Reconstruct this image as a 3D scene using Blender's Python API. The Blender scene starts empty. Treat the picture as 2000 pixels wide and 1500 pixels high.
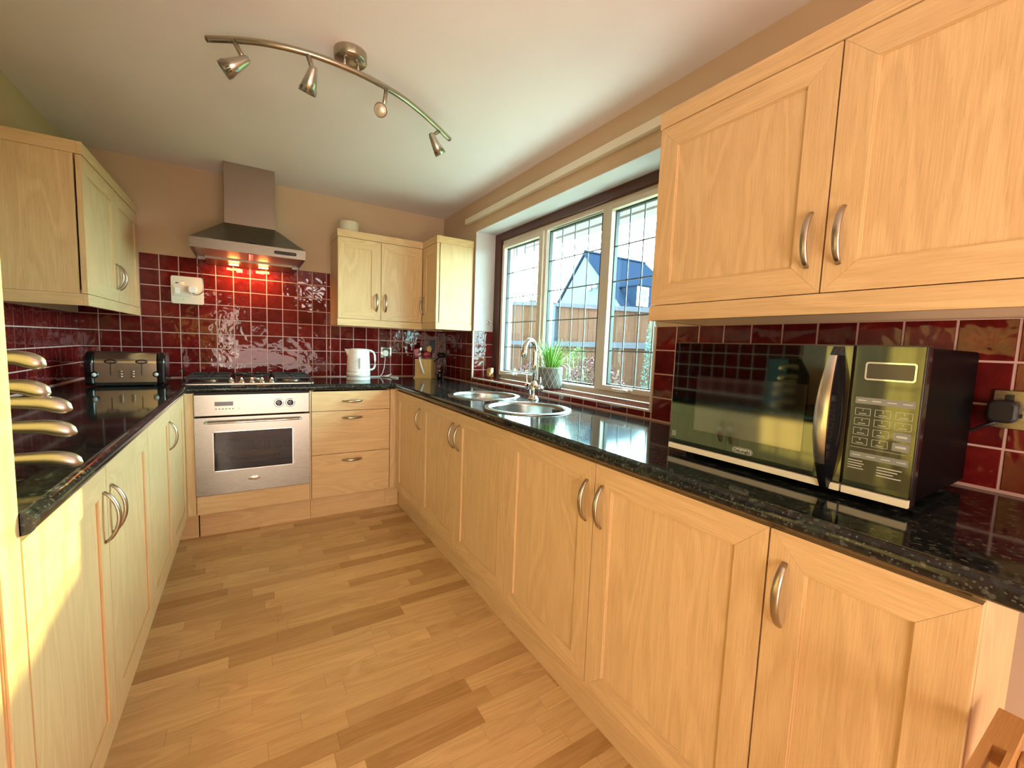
import bpy, bmesh, math, random
from mathutils import Vector, Matrix
from mathutils.geometry import tessellate_polygon
random.seed(7)
S = bpy.context.scene
COL = S.collection
PI = math.pi

# ------------------------------------------------------------------ camera
cam_d = bpy.data.cameras.new('camera')
cam = bpy.data.objects.new('camera', cam_d); COL.objects.link(cam)
cam_d.sensor_fit = 'HORIZONTAL'; cam_d.sensor_width = 36.0
cam_d.lens = 824.756 / 2000 * 36.0
cam_d.clip_start = 0.01; cam_d.clip_end = 400
_y, _p, _r = (math.radians(a) for a in (32.0234, -5.1458, 2.1399))
_F = Vector((math.sin(_y)*math.cos(_p), math.cos(_y)*math.cos(_p), math.sin(_p)))
_R0 = Vector((math.cos(_y), -math.sin(_y), 0)); _U0 = _R0.cross(_F)
_R = math.cos(_r)*_R0 + math.sin(_r)*_U0; _U = -math.sin(_r)*_R0 + math.cos(_r)*_U0
M = Matrix.Identity(4)
for i in range(3):
    M[i][0], M[i][1], M[i][2] = _R[i], _U[i], -_F[i]
M[2][3] = 1.2032
cam.matrix_world = M
S.camera = cam

# ------------------------------------------------------------------ light
S.view_settings.view_transform = 'Standard'
S.view_settings.look = 'None'
S.view_settings.gamma = 1.0
S.view_settings.use_curve_mapping = False
S.view_settings.exposure = 0.13
W = bpy.data.worlds.new('world'); S.world = W; W.use_nodes = True
bg = W.node_tree.nodes['Background']
bg.inputs[0].default_value = (0.58, 1.0, 0.99, 1); bg.inputs[1].default_value = 29.0

sun_d = bpy.data.lights.new('sun', 'SUN'); sun_d.energy = 15.0; sun_d.angle = math.radians(0.6)
sun_d.color = (1.0, 0.94, 0.34)
sun = bpy.data.objects.new('sun', sun_d); COL.objects.link(sun)
_az = math.atan(.767); _el = math.radians(11.0)
sd = Vector((math.cos(_az)*math.cos(_el), math.sin(_az)*math.cos(_el), math.sin(_el)))
sun.rotation_euler = sd.to_track_quat('Z', 'Y').to_euler()

def area(name, loc, target, sx, sy, power, color):
    d = bpy.data.lights.new(name, 'AREA'); d.shape = 'RECTANGLE'; d.size = sx; d.size_y = sy
    d.energy = power; d.color = color
    o = bpy.data.objects.new(name, d); COL.objects.link(o); o.location = loc
    o.rotation_euler = (Vector(loc)-Vector(target)).to_track_quat('Z', 'Y').to_euler()
    return o
# added area fills behind the camera, standing for no visible lamp or window
area('warm_fill', (-0.75, -2.40, 1.10), (0.75, 1.2, 0.9), 1.15, 1.1, 46, (1.0, 0.88, 0.70))  # added warm fill for the cabinet fronts
area('tile_glint_fill', (1.05, -2.0, 2.05), (0.3, 3.5, 1.5), 0.35, 0.22, 5, (1.0, 0.86, 0.74))  # added small source that puts wavy glints on the back tiles
area('ceiling_fill', (0.3, -1.7, 0.5), (0.5, 0.6, 2.3), 1.5, 1.5, 50, (1.0, 0.80, 0.72))  # added upward fill that brightens the ceiling

_pd = bpy.data.lights.new('window_portal', 'AREA'); _pd.shape = 'RECTANGLE'; _pd.size = 1.7; _pd.size_y = 1.15; _pd.cycles.is_portal = True
_po = bpy.data.objects.new('window_portal', _pd); COL.objects.link(_po); _po.location = (1.80, 2.05, 1.50); _po.rotation_euler = (0, math.radians(90), 0)

# ------------------------------------------------------------------ node helpers
def mat(name, base=(.8,.8,.8), rough=.5, metal=0.0, spec=.5, coat=0.0, emit=None, estr=0, trans=0, alpha=1):
    m = bpy.data.materials.new(name); m.use_nodes = True
    b = m.node_tree.nodes['Principled BSDF']
    b.inputs['Base Color'].default_value = (*base, 1)
    b.inputs['Roughness'].default_value = rough
    b.inputs['Metallic'].default_value = metal
    b.inputs['Specular IOR Level'].default_value = spec
    b.inputs['Coat Weight'].default_value = coat
    b.inputs['Coat Roughness'].default_value = .05
    if trans: b.inputs['Transmission Weight'].default_value = trans
    if emit:
        b.inputs['Emission Color'].default_value = (*emit, 1); b.inputs['Emission Strength'].default_value = estr
    return m
def N(m, t, **kw):
    n = m.node_tree.nodes.new(t)
    for k, v in kw.items():
        if k in n.inputs.keys() if hasattr(n.inputs, 'keys') else False: n.inputs[k].default_value = v
        else: setattr(n, k, v)
    return n
def LK(m, a, b): m.node_tree.links.new(a, b)
def ramp(m, fac, stops):
    r = m.node_tree.nodes.new('ShaderNodeValToRGB'); e = r.color_ramp.elements
    while len(e) < len(stops): e.new(.5)
    for i, (p, c) in enumerate(stops):
        e[i].position = p; e[i].color = (*c, 1)
    LK(m, fac, r.inputs[0]); return r.outputs[0]
def bsdf(m): return m.node_tree.nodes['Principled BSDF']
def bump(m, h, strength, dist=.01):
    b = m.node_tree.nodes.new('ShaderNodeBump'); b.inputs['Strength'].default_value = strength
    b.inputs['Distance'].default_value = dist; LK(m, h, b.inputs['Height']); LK(m, b.outputs[0], bsdf(m).inputs['Normal'])
def mapped(m, src, scale, randoff=0):
    """texture space from 'UV' / 'Object' / 'Generated', shifted per object"""
    tc = m.node_tree.nodes.new('ShaderNodeTexCoord'); mp = m.node_tree.nodes.new('ShaderNodeMapping')
    mp.inputs['Scale'].default_value = scale
    v = tc.outputs[src]
    if randoff:
        oi = m.node_tree.nodes.new('ShaderNodeObjectInfo'); vm = m.node_tree.nodes.new('ShaderNodeVectorMath')
        vm.operation = 'SCALE'; cx = m.node_tree.nodes.new('ShaderNodeCombineXYZ')
        for i in range(3): LK(m, oi.outputs['Random'], cx.inputs[i])
        LK(m, cx.outputs[0], vm.inputs[0]); vm.inputs['Scale'].default_value = randoff
        ad = m.node_tree.nodes.new('ShaderNodeVectorMath'); LK(m, v, ad.inputs[0]); LK(m, vm.outputs[0], ad.inputs[1]); v = ad.outputs[0]
    LK(m, v, mp.inputs['Vector']); return mp.outputs[0]
def noise(m, vec, scale, detail=4, rough=.55, dist=0):
    n = m.node_tree.nodes.new('ShaderNodeTexNoise'); n.inputs['Scale'].default_value = scale
    n.inputs['Detail'].default_value = detail; n.inputs['Roughness'].default_value = rough; n.inputs['Distortion'].default_value = dist
    LK(m, vec, n.inputs['Vector']); return n.outputs['Fac']
def mixc(m, fac, a, b, mode='MIX'):
    x = m.node_tree.nodes.new('ShaderNodeMix'); x.data_type = 'RGBA'; x.blend_type = mode
    for s, v in ((0, fac), (6, a), (7, b)):
        if hasattr(v, 'is_linked'): LK(m, v, x.inputs[s])
        elif isinstance(v, tuple): x.inputs[s].default_value = (*v, 1)
        else: x.inputs[s].default_value = v
    return x.outputs[2]

def wood(name, dark, light, rough=.35, vary=.0, coat=0.0, vein=.30):
    m = mat(name, light, rough, coat=coat)
    v = mapped(m, 'UV', (.75, 5.0, 1), 17)
    big = noise(m, v, 1.5, 1.5, .45, .35)              # broad cathedral figure
    w = m.node_tree.nodes.new('ShaderNodeMath'); w.operation = 'PINGPONG'; w.inputs[1].default_value = .5
    mu = m.node_tree.nodes.new('ShaderNodeMath'); mu.operation = 'MULTIPLY'; mu.inputs[1].default_value = 5.0
    LK(m, big, mu.inputs[0]); LK(m, mu.outputs[0], w.inputs[0])
    fine = noise(m, mapped(m, 'UV', (3, 160, 1), 17), 3, 3, .6)
    fleck = noise(m, mapped(m, 'UV', (14, 260, 1), 9), 1.5, 1, .5)
    c1 = ramp(m, w.outputs[0], [(0.0, tuple(min(1, x*1.10) for x in light)), (.07, light), (.14, dark), (.34, tuple((a+b)/2 for a, b in zip(dark, light))), (.5, light)])
    mid = tuple((a*.35+b*.65) for a, b in zip(dark, light))
    c = mixc(m, vein, mid, c1)
    f = ramp(m, fine, [(.35, (.86, .84, .80)), (.62, (1.04, 1.04, 1.04))])
    c = mixc(m, .8, c, f, 'MULTIPLY')
    g = ramp(m, fleck, [(.28, (.80, .76, .70)), (.36, (1, 1, 1))])
    c = mixc(m, .5, c, g, 'MULTIPLY')
    if vary:
        oi = m.node_tree.nodes.new('ShaderNodeObjectInfo')
        t = ramp(m, oi.outputs['Random'], [(0, (1-vary*1.5, 1-vary*1.9, 1-vary*2.4)), (.25, (1-vary*.5, 1-vary*.65, 1-vary*.85)), (.5, (1, 1, 1)), (.8, (1.0, 1.0, .98)), (1, (1+vary*.6, 1+vary*.75, 1+vary*.9))])
        c = mixc(m, 1.0, c, t, 'MULTIPLY')
    LK(m, c, bsdf(m).inputs['Base Color']); bump(m, fine, .06, .002)
    return m
BEECH = wood('beech_foil', (.60, .385, .185), (.79, .565, .30), .34)
BEECH_EDGE = wood('beech_edge', (.50, .26, .10), (.62, .36, .15), .45)
FLOORW = wood('laminate_strip', (.50, .29, .115), (.79, .54, .265), .25, vary=.22, vein=.22)
FLOORB = mat('laminate_joint', (.28, .15, .06), .5)
BLOCKW = wood('bamboo', (.50, .27, .08), (.70, .42, .15), .45)
STOOLW = wood('oak_stool', (.42, .20, .06), (.62, .34, .12), .45)
CARC = mat('carcass_white', (.62, .55, .43), .5)
DARKGAP = mat('shadow_gap', (.05, .03, .02), .9)

def paint(name, col, rough=.85, b=.12):
    m = mat(name, col, rough, spec=.25)
    v = mapped(m, 'Object', (1, 1, 1)); n = noise(m, v, 90, 4, .6)
    n2 = noise(m, v, 1.6, 2, .5)
    c = ramp(m, n2, [(.3, tuple(x*.96 for x in col)), (.7, tuple(min(1, x*1.03) for x in col))])
    LK(m, c, bsdf(m).inputs['Base Color']); bump(m, n, b, .004); return m
WALL = paint('cream_wall_paint', (.59, .43, .285))
CEIL = paint('ceiling_paint', (.86, .78, .79), b=.08)
REVEAL = paint('white_reveal_paint', (.62, .575, .60), b=.3)
TRIM = mat('white_gloss_trim', (.80, .72, .58), .35)

def granite():
    m = mat('black_granite_laminate', (.012, .014, .014), .09, spec=.5)
    v = mapped(m, 'Object', (1, 1, 1))
    def flakes(scale, lo, hi, col, thr):
        a = m.node_tree.nodes.new('ShaderNodeTexVoronoi'); a.inputs['Scale'].default_value = scale
        ad = m.node_tree.nodes.new('ShaderNodeVectorMath'); nn = m.node_tree.nodes.new('ShaderNodeTexNoise'); nn.inputs['Scale'].default_value = scale*.8
        LK(m, v, nn.inputs['Vector']); sc_ = m.node_tree.nodes.new('ShaderNodeVectorMath'); sc_.operation = 'SCALE'; sc_.inputs['Scale'].default_value = .9/scale
        LK(m, nn.outputs['Color'], sc_.inputs[0]); LK(m, v, ad.inputs[0]); LK(m, sc_.outputs[0], ad.inputs[1]); LK(m, ad.outputs[0], a.inputs['Vector'])
        shape = ramp(m, a.outputs['Distance'], [(lo, (1, 1, 1)), (hi, (0, 0, 0))])
        sp = m.node_tree.nodes.new('ShaderNodeSeparateColor'); LK(m, a.outputs['Color'], sp.inputs[0])
        pick = ramp(m, sp.outputs[0], [(thr, (0, 0, 0)), (thr+.04, col)])
        return mixc(m, 1, shape, pick, 'MULTIPLY')
    n1 = noise(m, v, 60, 4, .65, .5); n2 = noise(m, v, 22, 4, .6, .3)
    c = ramp(m, n1, [(.42, (.005, .006, .007)), (.62, (.016, .020, .018)), (.74, (.050, .058, .044))])
    c = mixc(m, .7, c, ramp(m, n2, [(.56, (0, 0, 0)), (.72, (.030, .040, .030))]), 'ADD')
    c = mixc(m, 1, c, flakes(75, .30, .42, (.045, .052, .042), .72), 'ADD')
    c = mixc(m, 1, c, flakes(190, .25, .40, (.070, .075, .065), .74), 'ADD')
    LK(m, c, bsdf(m).inputs['Base Color']); bsdf(m).inputs['Roughness'].default_value = .07; bsdf(m).inputs['Specular IOR Level'].default_value = .42
    return m
GRAN = granite()

def tile_mat():
    m = mat('oxblood_glaze', (.13, .006, .008), .05, spec=.34)
    v = mapped(m, 'Object', (1, 1, 1), 30)
    n = noise(m, v, 11, 2, .5, .4); n2 = noise(m, v, 26, 3, .55)
    c = ramp(m, n2, [(.30, (.090, .006, .006)), (.6, (.145, .010, .009)), (.78, (.20, .026, .014))])
    oi = m.node_tree.nodes.new('ShaderNodeObjectInfo')
    t = ramp(m, oi.outputs['Random'], [(0, (.72, .75, .8)), (1, (1.12, 1.05, 1))])
    c = mixc(m, 1, c, t, 'MULTIPLY'); LK(m, c, bsdf(m).inputs['Base Color'])
    bump(m, n, .42, .008); return m
TILE = tile_mat()
TILE_RIM = mat('oxblood_glaze_rim', (.10, .008, .008), .6, spec=.15)
GROUT = mat('pink_grout', (.60, .38, .33), .8)

def metal(name, col, rough, brushed=None, aniso=0):
    m = mat(name, col, rough, 1.0)
    if brushed:
        v = mapped(m, 'Object', brushed); n = noise(m, v, 6, 3, .6)
        LK(m, ramp(m, n, [(.3, (rough*.92,)*3), (.7, (rough*1.1,)*3)]), bsdf(m).inputs['Roughness'])
        c = ramp(m, n, [(.3, tuple(x*.975 for x in col)), (.7, col)]); LK(m, c, bsdf(m).inputs['Base Color'])
    return m
STEEL = metal('brushed_steel', (.31, .305, .26), .27, (3, 420, 420))
STEELV = metal('brushed_steel_chimney', (.30, .235, .19), .45, (3, 3, 300))
SINK = metal('satin_sink_steel', (.44, .44, .43), .24)
CHROME = metal('chrome', (.82, .81, .79), .06)
NICKEL = metal('satin_nickel', (.47, .42, .34), .28)
NICKEL2 = metal('polished_nickel', (.56, .54, .50), .30)
KNIFE = metal('knife_steel', (.46, .44, .42), .36)
GOLD = metal('brass_glass', (.62, .45, .20), .22)
TOAST = metal('polished_toaster_steel', (.78, .70, .64), .22)
BLACK = mat('black_gloss_plastic', (.006, .006, .008), .16)
BLACKM = mat('black_matt', (.010, .010, .011), .45)
IRON = mat('cast_iron', (.018, .019, .019), .5)
WHITEP = mat('white_plastic', (.82, .81, .77), .28)
CREAMP = mat('cream_plastic', (.72, .66, .53), .35)
UPVC = mat('white_upvc', (.70, .61, .53), .35, spec=.3)
MAHOG = wood('mahogany_frame', (.055, .014, .010), (.11, .030, .020), .35)
LEAD = mat('lead_came', (.16, .18, .20), .45, .3)
CERAM = mat('cream_ceramic', (.74, .66, .50), .25)
GREYP = mat('grey_print', (.22, .24, .22), .5)
RED = mat('red_silicone', (.33, .012, .02), .4)
NEON = mat('neon_lamp', (.9, .1, .05), .4, emit=(1, .12, .04), estr=6)
LED = mat('hood_lamp_lens', (1, .6, .3), .3, emit=(1.0, .36, .10), estr=26)
PRINT = mat('white_print', (.50, .53, .48), .5)
PRINTD = mat('dark_print', (.02, .02, .02), .5)
CREAMSTRIP = mat('cream_metal_strip', (.92, .88, .70), .35, .1)
MWGLASS = mat('black_mirror_glass', (.105, .115, .085), .035, 1.0)
MWMESH = mat('mirror_glass_over_mesh', (.19, .185, .155), .07, 1.0)
LCD = mat('lcd_panel', (.045, .04, .032), .15)

def glass_mat(name, tint=(1, 1, 1), r=.06):
    m = bpy.data.materials.new(name); m.use_nodes = True; nt = m.node_tree; nt.nodes.clear()
    o = nt.nodes.new('ShaderNodeOutputMaterial'); t = nt.nodes.new('ShaderNodeBsdfTransparent'); g = nt.nodes.new('ShaderNodeBsdfGlossy')
    g.inputs['Roughness'].default_value = .0; t.inputs[0].default_value = (*tint, 1)
    lw = nt.nodes.new('ShaderNodeLayerWeight'); pw = nt.nodes.new('ShaderNodeMath'); pw.operation = 'POWER'; pw.inputs[1].default_value = 4.0
    f = nt.nodes.new('ShaderNodeMath'); f.operation = 'MULTIPLY_ADD'; f.inputs[1].default_value = .7; f.inputs[2].default_value = .03
    nt.links.new(lw.outputs['Facing'], pw.inputs[0]); nt.links.new(pw.outputs[0], f.inputs[0]); x = nt.nodes.new('ShaderNodeMixShader')
    nt.links.new(f.outputs[0], x.inputs[0]); nt.links.new(t.outputs[0], x.inputs[1]); nt.links.new(g.outputs[0], x.inputs[2])
    nt.links.new(x.outputs[0], o.inputs[0]); return m
GLASS = glass_mat('window_glass', (.97, .99, 1.0))
OVGLASS = glass_mat('smoked_oven_glass', (.50, .44, .32))

# ------------------------------------------------------------------ mesh helpers
class MB:
    def __init__(s): s.bm = bmesh.new(); s.uv = s.bm.loops.layers.uv.new('UVMap')
    def quad(s, pts, uvs=None, mi=0, smooth=False):
        f = s.bm.faces.new([s.bm.verts.new(p) for p in pts]); f.material_index = mi; f.smooth = smooth
        if uvs:
            for l, u in zip(f.loops, uvs): l[s.uv].uv = u
        return f
    def box(s, x0, x1, y0, y1, z0, z1, g='z', mi=0, off=None):
        """box with shared verts; grain axis g runs along U"""
        if off is None: off = (random.random()*5, random.random()*5)
        P = [Vector((x, y, z)) for z in (z0, z1) for y in (y0, y1) for x in (x0, x1)]
        V = [s.bm.verts.new(p) for p in P]
        gi = 'xyz'.index(g)
        for idx, n in (((0, 2, 3, 1), 2), ((4, 5, 7, 6), 2), ((0, 1, 5, 4), 1), ((2, 6, 7, 3), 1), ((0, 4, 6, 2), 0), ((1, 3, 7, 5), 0)):
            f = s.bm.faces.new([V[i] for i in idx]); f.material_index = mi
            ax = [a for a in (0, 1, 2) if a != n]
            if gi in ax: ua = gi; va = [a for a in ax if a != gi][0]
            else: ua, va = ax
            for l in f.loops:
                c = l.vert.co; l[s.uv].uv = (c[ua]+off[0], c[va]+off[1]+n*.3)
        return s
    def prism(s, poly, a0, a1, axis='y', mi=0, g=None, smooth=False, cap=True):
        """extrude a 2D polygon (in the two other axes) along axis"""
        i = 'xyz'.index(axis); o = [k for k in range(3) if k != i]
        def P(q, a):
            v = [0, 0, 0]; v[i] = a; v[o[0]] = q[0]; v[o[1]] = q[1]; return v
        A = [s.bm.verts.new(P(q, a0)) for q in poly]; B = [s.bm.verts.new(P(q, a1)) for q in poly]
        n = len(poly); fs = []
        for k in range(n):
            f = s.bm.faces.new([A[k], A[(k+1) % n], B[(k+1) % n], B[k]]); f.smooth = smooth; fs.append(f)
        if cap: fs += [s.bm.faces.new(A[::-1]), s.bm.faces.new(B)]
        for f in fs:
            f.material_index = mi
            for l in f.loops:
                c = l.vert.co; l[s.uv].uv = (c[i], c[o[0]]+c[o[1]])
        return s
    def cyl(s, p, q, r, r2=None, seg=20, mi=0, cap=True, smooth=True):
        p = Vector(p); q = Vector(q); r2 = r if r2 is None else r2
        d = (q-p).normalized(); a = d.orthogonal().normalized(); b = d.cross(a)
        A = [s.bm.verts.new(p+r*(math.cos(t)*a+math.sin(t)*b)) for t in (2*PI*k/seg for k in range(seg))]
        B = [s.bm.verts.new(q+r2*(math.cos(t)*a+math.sin(t)*b)) for t in (2*PI*k/seg for k in range(seg))]
        for k in range(seg):
            f = s.bm.faces.new([A[k], A[(k+1) % seg], B[(k+1) % seg], B[k]]); f.smooth = smooth; f.material_index = mi
        if cap:
            f = s.bm.faces.new(A[::-1]); f.material_index = mi; f = s.bm.faces.new(B); f.material_index = mi
        return s
    def lathe(s, prof, c=(0, 0, 0), seg=32, mi=0, axis=None, closed=False, smooth=True, sx=1, sy=1):
        """profile [(r, h)...] about +z at c, or about a given direction"""
        c = Vector(c); d = Vector(axis).normalized() if axis else Vector((0, 0, 1))
        a = Vector((1, 0, 0)) if not axis else (d.cross(Vector((0, 0, 1))).normalized() if abs(d.z) < .9 else d.orthogonal().normalized()); b = d.cross(a)
        rings = []
        for r, h in prof:
            if r < 1e-6: rings.append([s.bm.verts.new(c+d*h)])
            else: rings.append([s.bm.verts.new(c+d*h+r*(sx*math.cos(2*PI*k/seg)*a+sy*math.sin(2*PI*k/seg)*b)) for k in range(seg)])
        for A, B in zip(rings, rings[1:]):
            for k in range(seg):
                k2 = (k+1) % seg
                vs = [A[k % len(A)], A[k2 % len(A)], B[k2 % len(B)], B[k % len(B)]]
                u = []
                for v in vs:
                    if v not in u: u.append(v)
                if len(u) > 2:
                    f = s.bm.faces.new(u); f.smooth = smooth; f.material_index = mi
        return s
    def sweep(s, pts, r, seg=10, mi=0, flat=1.0, up=(0, 0, 1), rad=None, cap=True):
        """tube along pts, elliptical section r x r*flat (flat measured along 'up'-ish)"""
        pts = [Vector(p) for p in pts]; rings = []; up = Vector(up)
        for i, p in enumerate(pts):
            t = (pts[min(i+1, len(pts)-1)]-pts[max(i-1, 0)]).normalized()
            a = t.cross(up)
            if a.length < 1e-4: a = t.orthogonal()
            a.normalize(); b = a.cross(t).normalized()
            rr = rad[i] if rad else r
            rings.append([s.bm.verts.new(p+rr*(math.cos(2*PI*k/seg)*a+flat*math.sin(2*PI*k/seg)*b)) for k in range(seg)])
        for A, B in zip(rings, rings[1:]):
            for k in range(seg):
                f = s.bm.faces.new([A[k], A[(k+1) % seg], B[(k+1) % seg], B[k]]); f.smooth = True; f.material_index = mi
        if cap:
            f = s.bm.faces.new(rings[0][::-1]); f.material_index = mi; f = s.bm.faces.new(rings[-1]); f.material_index = mi
        return s
    def rrect(s, w, h, r, t, c=(0, 0, 0), mi=0, seg=5, plane='xz'):
        """rounded rectangle plate, centred at c, thickness t toward -third axis"""
        poly = []
        for cx, cy, a0 in ((w/2-r, h/2-r, 0), (-w/2+r, h/2-r, 90), (-w/2+r, -h/2+r, 180), (w/2-r, -h/2+r, 270)):
            for k in range(seg+1):
                a = math.radians(a0+90*k/seg); poly.append((cx+r*math.cos(a), cy+r*math.sin(a)))
        A, B = [], []
        for q in poly:
            for L, d in ((A, 0), (B, -t)):
                if plane == 'xz': v = (c[0]+q[0], c[1]+d, c[2]+q[1])
                elif plane == 'yz': v = (c[0]+d, c[1]+q[0], c[2]+q[1])
                else: v = (c[0]+q[0], c[1]+q[1], c[2]-d)
                L.append(s.bm.verts.new(v))
        n = len(poly)
        for k in range(n):
            f = s.bm.faces.new([A[k], A[(k+1) % n], B[(k+1) % n], B[k]]); f.material_index = mi
        f = s.bm.faces.new(A[::-1]); f.material_index = mi; f = s.bm.faces.new(B); f.material_index = mi
        return s
    def ball(s, c, r, seg=14, mi=0, sc=(1, 1, 1)):
        R = bmesh.ops.create_uvsphere(s.bm, u_segments=seg, v_segments=max(6, seg//2), radius=r)
        for v in R['verts']: v.co = Vector((v.co.x*sc[0], v.co.y*sc[1], v.co.z*sc[2]))+Vector(c)
        for v in R['verts']:
            for f in v.link_faces: f.smooth = True; f.material_index = mi
        return s
    def mesh(s, name):
        bmesh.ops.recalc_face_normals(s.bm, faces=s.bm.faces)
        me = bpy.data.meshes.new(name); s.bm.to_mesh(me); s.bm.free(); return me
    def build(s, name, mats, parent=None, bevel=0, loc=None, rotz=0, seg=2):
        me = s.mesh(name)
        for m in (mats if isinstance(mats, (list, tuple)) else [mats]): me.materials.append(m)
        o = bpy.data.objects.new(name, me); COL.objects.link(o)
        if parent: o.parent = parent
        if loc: o.location = loc
        if rotz: o.rotation_euler = (0, 0, rotz)
        if bevel:
            b = o.modifiers.new('bevel', 'BEVEL'); b.width = bevel; b.segments = seg; b.limit_method = 'ANGLE'; b.angle_limit = math.radians(40)
        return o
def thing(name, label, cat, loc=(0, 0, 0), rotz=0, group=None):
    o = bpy.data.objects.new(name, None); COL.objects.link(o); o.location = loc; o.rotation_euler = (0, 0, rotz)
    o.empty_display_size = .05
    o['label'] = label; o['category'] = cat
    if group: o['group'] = group
    return o
def tag(o, label, cat, group=None):
    o['label'] = label; o['category'] = cat
    if group: o['group'] = group
    return o
def struct(o): o['kind'] = 'structure'; return o
def lab(o, l): o['label'] = l; return o
def text(s, size, name, m, parent, matrix, bold=0.0, ext=.0002, sx=1):
    cu = bpy.data.curves.new('t', 'FONT'); cu.body = s; cu.size = size; cu.extrude = ext; cu.align_x = 'CENTER'; cu.align_y = 'CENTER'; cu.offset = bold
    cu.resolution_u = 3
    o = bpy.data.objects.new('t', cu); COL.objects.link(o)
    dg = bpy.context.evaluated_depsgraph_get(); me = bpy.data.meshes.new_from_object(o.evaluated_get(dg))
    bpy.data.objects.remove(o); me.name = name; me.materials.clear(); me.materials.append(m)
    me.transform(matrix @ Matrix.Diagonal((sx, 1, 1, 1)))
    q = bpy.data.objects.new(name, me); COL.objects.link(q); q.parent = parent; return q

# ------------------------------------------------------------------ room numbers
DR, DL, DB = .8795, -.3137, 2.9637           # door planes: right run, left run, back run
XR, XL, YB, H = 1.4623, -.8673, 3.5496, 2.276
TP, TZ = .0991, .911                          # tile pitch, first course
WZ, WU = .910, .872                           # worktop top / underside
CZ0, CZ1, DZ0, DZ1 = 1.306, 1.9755, 1.356, 1.925
WY0, WY1, WZ1, SILL = 1.206, 2.920, 2.047, .950
XG = 1.6616
YN = -2.6                                     # end of the room behind the camera

# ------------------------------------------------------------------ structure
fl = MB(); fl.box(-2.2, XR+.3, YN, YB+.2, -.12, -.009)
floor = struct(fl.build('floor', FLOORB))
struct(MB().box(-2.2, XR+.31, YN, YB+.21, H, H+.12).build('ceiling', CEIL))
wb = struct(MB().box(-2.2, XR+.3, YB, YB+.2, -.009, H).build('wall_back', WALL))
wl = struct(MB().box(XL-.2, XL, -.35, YB, -.009, H).build('wall_left', WALL))
w = MB()
w.box(XR, XR+.30, YN, WY0, -.009, H); w.box(XR, XR+.30, WY1, YB, -.009, H)
w.box(XR, XR+.30, WY0, WY1, -.009, SILL-.012); w.box(XR, XR+.30, WY0, WY1, WZ1, H)
wr = struct(w.build('wall_right', WALL))
struct(MB().box(-2.2, XR+.3, YN-.2, YN, -.009, H).build('wall_near', WALL))
struct(MB().box(-2.4, -2.2, YN, -.2, -.009, H).build('wall_dining', WALL))
struct(MB().box(-2.2, XL-.2, -.35, -.15, -.009, H).build('wall_partition', WALL))
# plastered reveal lining of the window recess
rv = MB()
rv.box(XR-.0015, XG-.02, WY1-.004, WY1+.0, 1.31, WZ1); rv.box(XR-.0015, XG-.02, WY0, WY0+.004, 1.31, WZ1)
rv.box(XR-.0015, XG-.02, WY0, WY1, WZ1-.004, WZ1)
rv.build('plaster_reveal', REVEAL, wr)
bt = struct(MB().box(XR-.030, XR, .90, 3.062, 2.119, 2.160).build('trim_1', TRIM, bevel=.002))

# floor strips: one object per wood block
strip_cache = {}
y = -.62; row = 0; cnt = 0
SW = .0655
while y < DB+.06:
    x = -.38 - random.random()*.3
    while x < 1.0:
        L = random.choice([.22, .29, .36, .36, .43, .5])
        x1 = x+L
        if x1 > -.365 and cnt < 298:
            a, b = max(x, -.37), min(x1, .95)
            if b-a > .004:
                o = MB().box(a+.0003, b-.0003, y+.0003, y+SW-.0003, -.0095, 0, g='x').build('floor_strip', FLOORW, floor)
                cnt += 1
        x = x1
    y += SW; row += 1
# rest of the floor behind the photographer, at the same level
rest = MB()
rest.box(-2.2, XR, YN, -.62, -.0095, 0, g='x'); rest.box(.95, XR, -.62, .12, -.0095, 0, g='x')
rest.box(-2.2, -.87, -.62, -.35, -.0095, 0, g='x')
r_ = rest.build('laminate_sheet', FLOORW, floor); r_['kind'] = 'stuff'

# tiles -------------------------------------------------------------
TS = TP-.0052
tile_meshes = []
def tile_mesh(w, h):
    """glazed tile lying in local XZ, front at y=-.006, pillowed rim"""
    b = MB(); t = .0062; e = .0013
    x0, x1, z0, z1 = -w/2, w/2, -h/2, h/2
    o = [(x0, 0, z0), (x1, 0, z0), (x1, 0, z1), (x0, 0, z1)]
    m_ = [(x0, -t+e, z0), (x1, -t+e, z0), (x1, -t+e, z1), (x0, -t+e, z1)]
    i = [(x0+e, -t, z0+e), (x1-e, -t, z0+e), (x1-e, -t, z1-e), (x0+e, -t, z1-e)]
    O, Mv, I = ([b.bm.verts.new(p) for p in q] for q in (o, m_, i))
    for A, B in ((O, Mv), (Mv, I)):
        for k in range(4): b.bm.faces.new([A[k], A[(k+1) % 4], B[(k+1) % 4], B[k]])
    for f_ in b.bm.faces: f_.material_index = 1
    b.bm.faces.new(I)
    me = b.mesh('tile'); me.materials.append(TILE); me.materials.append(TILE_RIM); return me
tcache = {}
def put_tile(par, org, rz, w, h, flat=False):
    k = (round(w, 4), round(h, 4))
    if k not in tcache: tcache[k] = tile_mesh(w, h)
    o = bpy.data.objects.new('tile', tcache[k]); COL.objects.link(o); o.parent = par
    o.location = org
    j = lambda a: random.uniform(-a, a)
    o.rotation_euler = (j(.006) - (PI/2 if flat else 0), 0, rz) if not flat else (-PI/2+j(.004), 0, rz)
def tile_field(par, u0, u1, z0, z1, grid, place, rz):
    """u runs along the wall; grid = a grout line position; place(u, z)->xyz"""
    k0 = math.floor((u0-grid)/TP+1e-6)
    u = grid+k0*TP
    while u < u1-1e-6:
        a, b = max(u, u0), min(u+TP, u1)
        if b-a > .012:
            z = TZ
            n = 0
            while z < z1-1e-6:
                c, d = max(z, z0), min(z+TP, z1)
                if d-c > .012:
                    put_tile(par, place((a+b)/2, (c+d)/2), rz, (b-a)-.0052, (d-c)-.0052)
                z += TP
        u += TP
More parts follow.
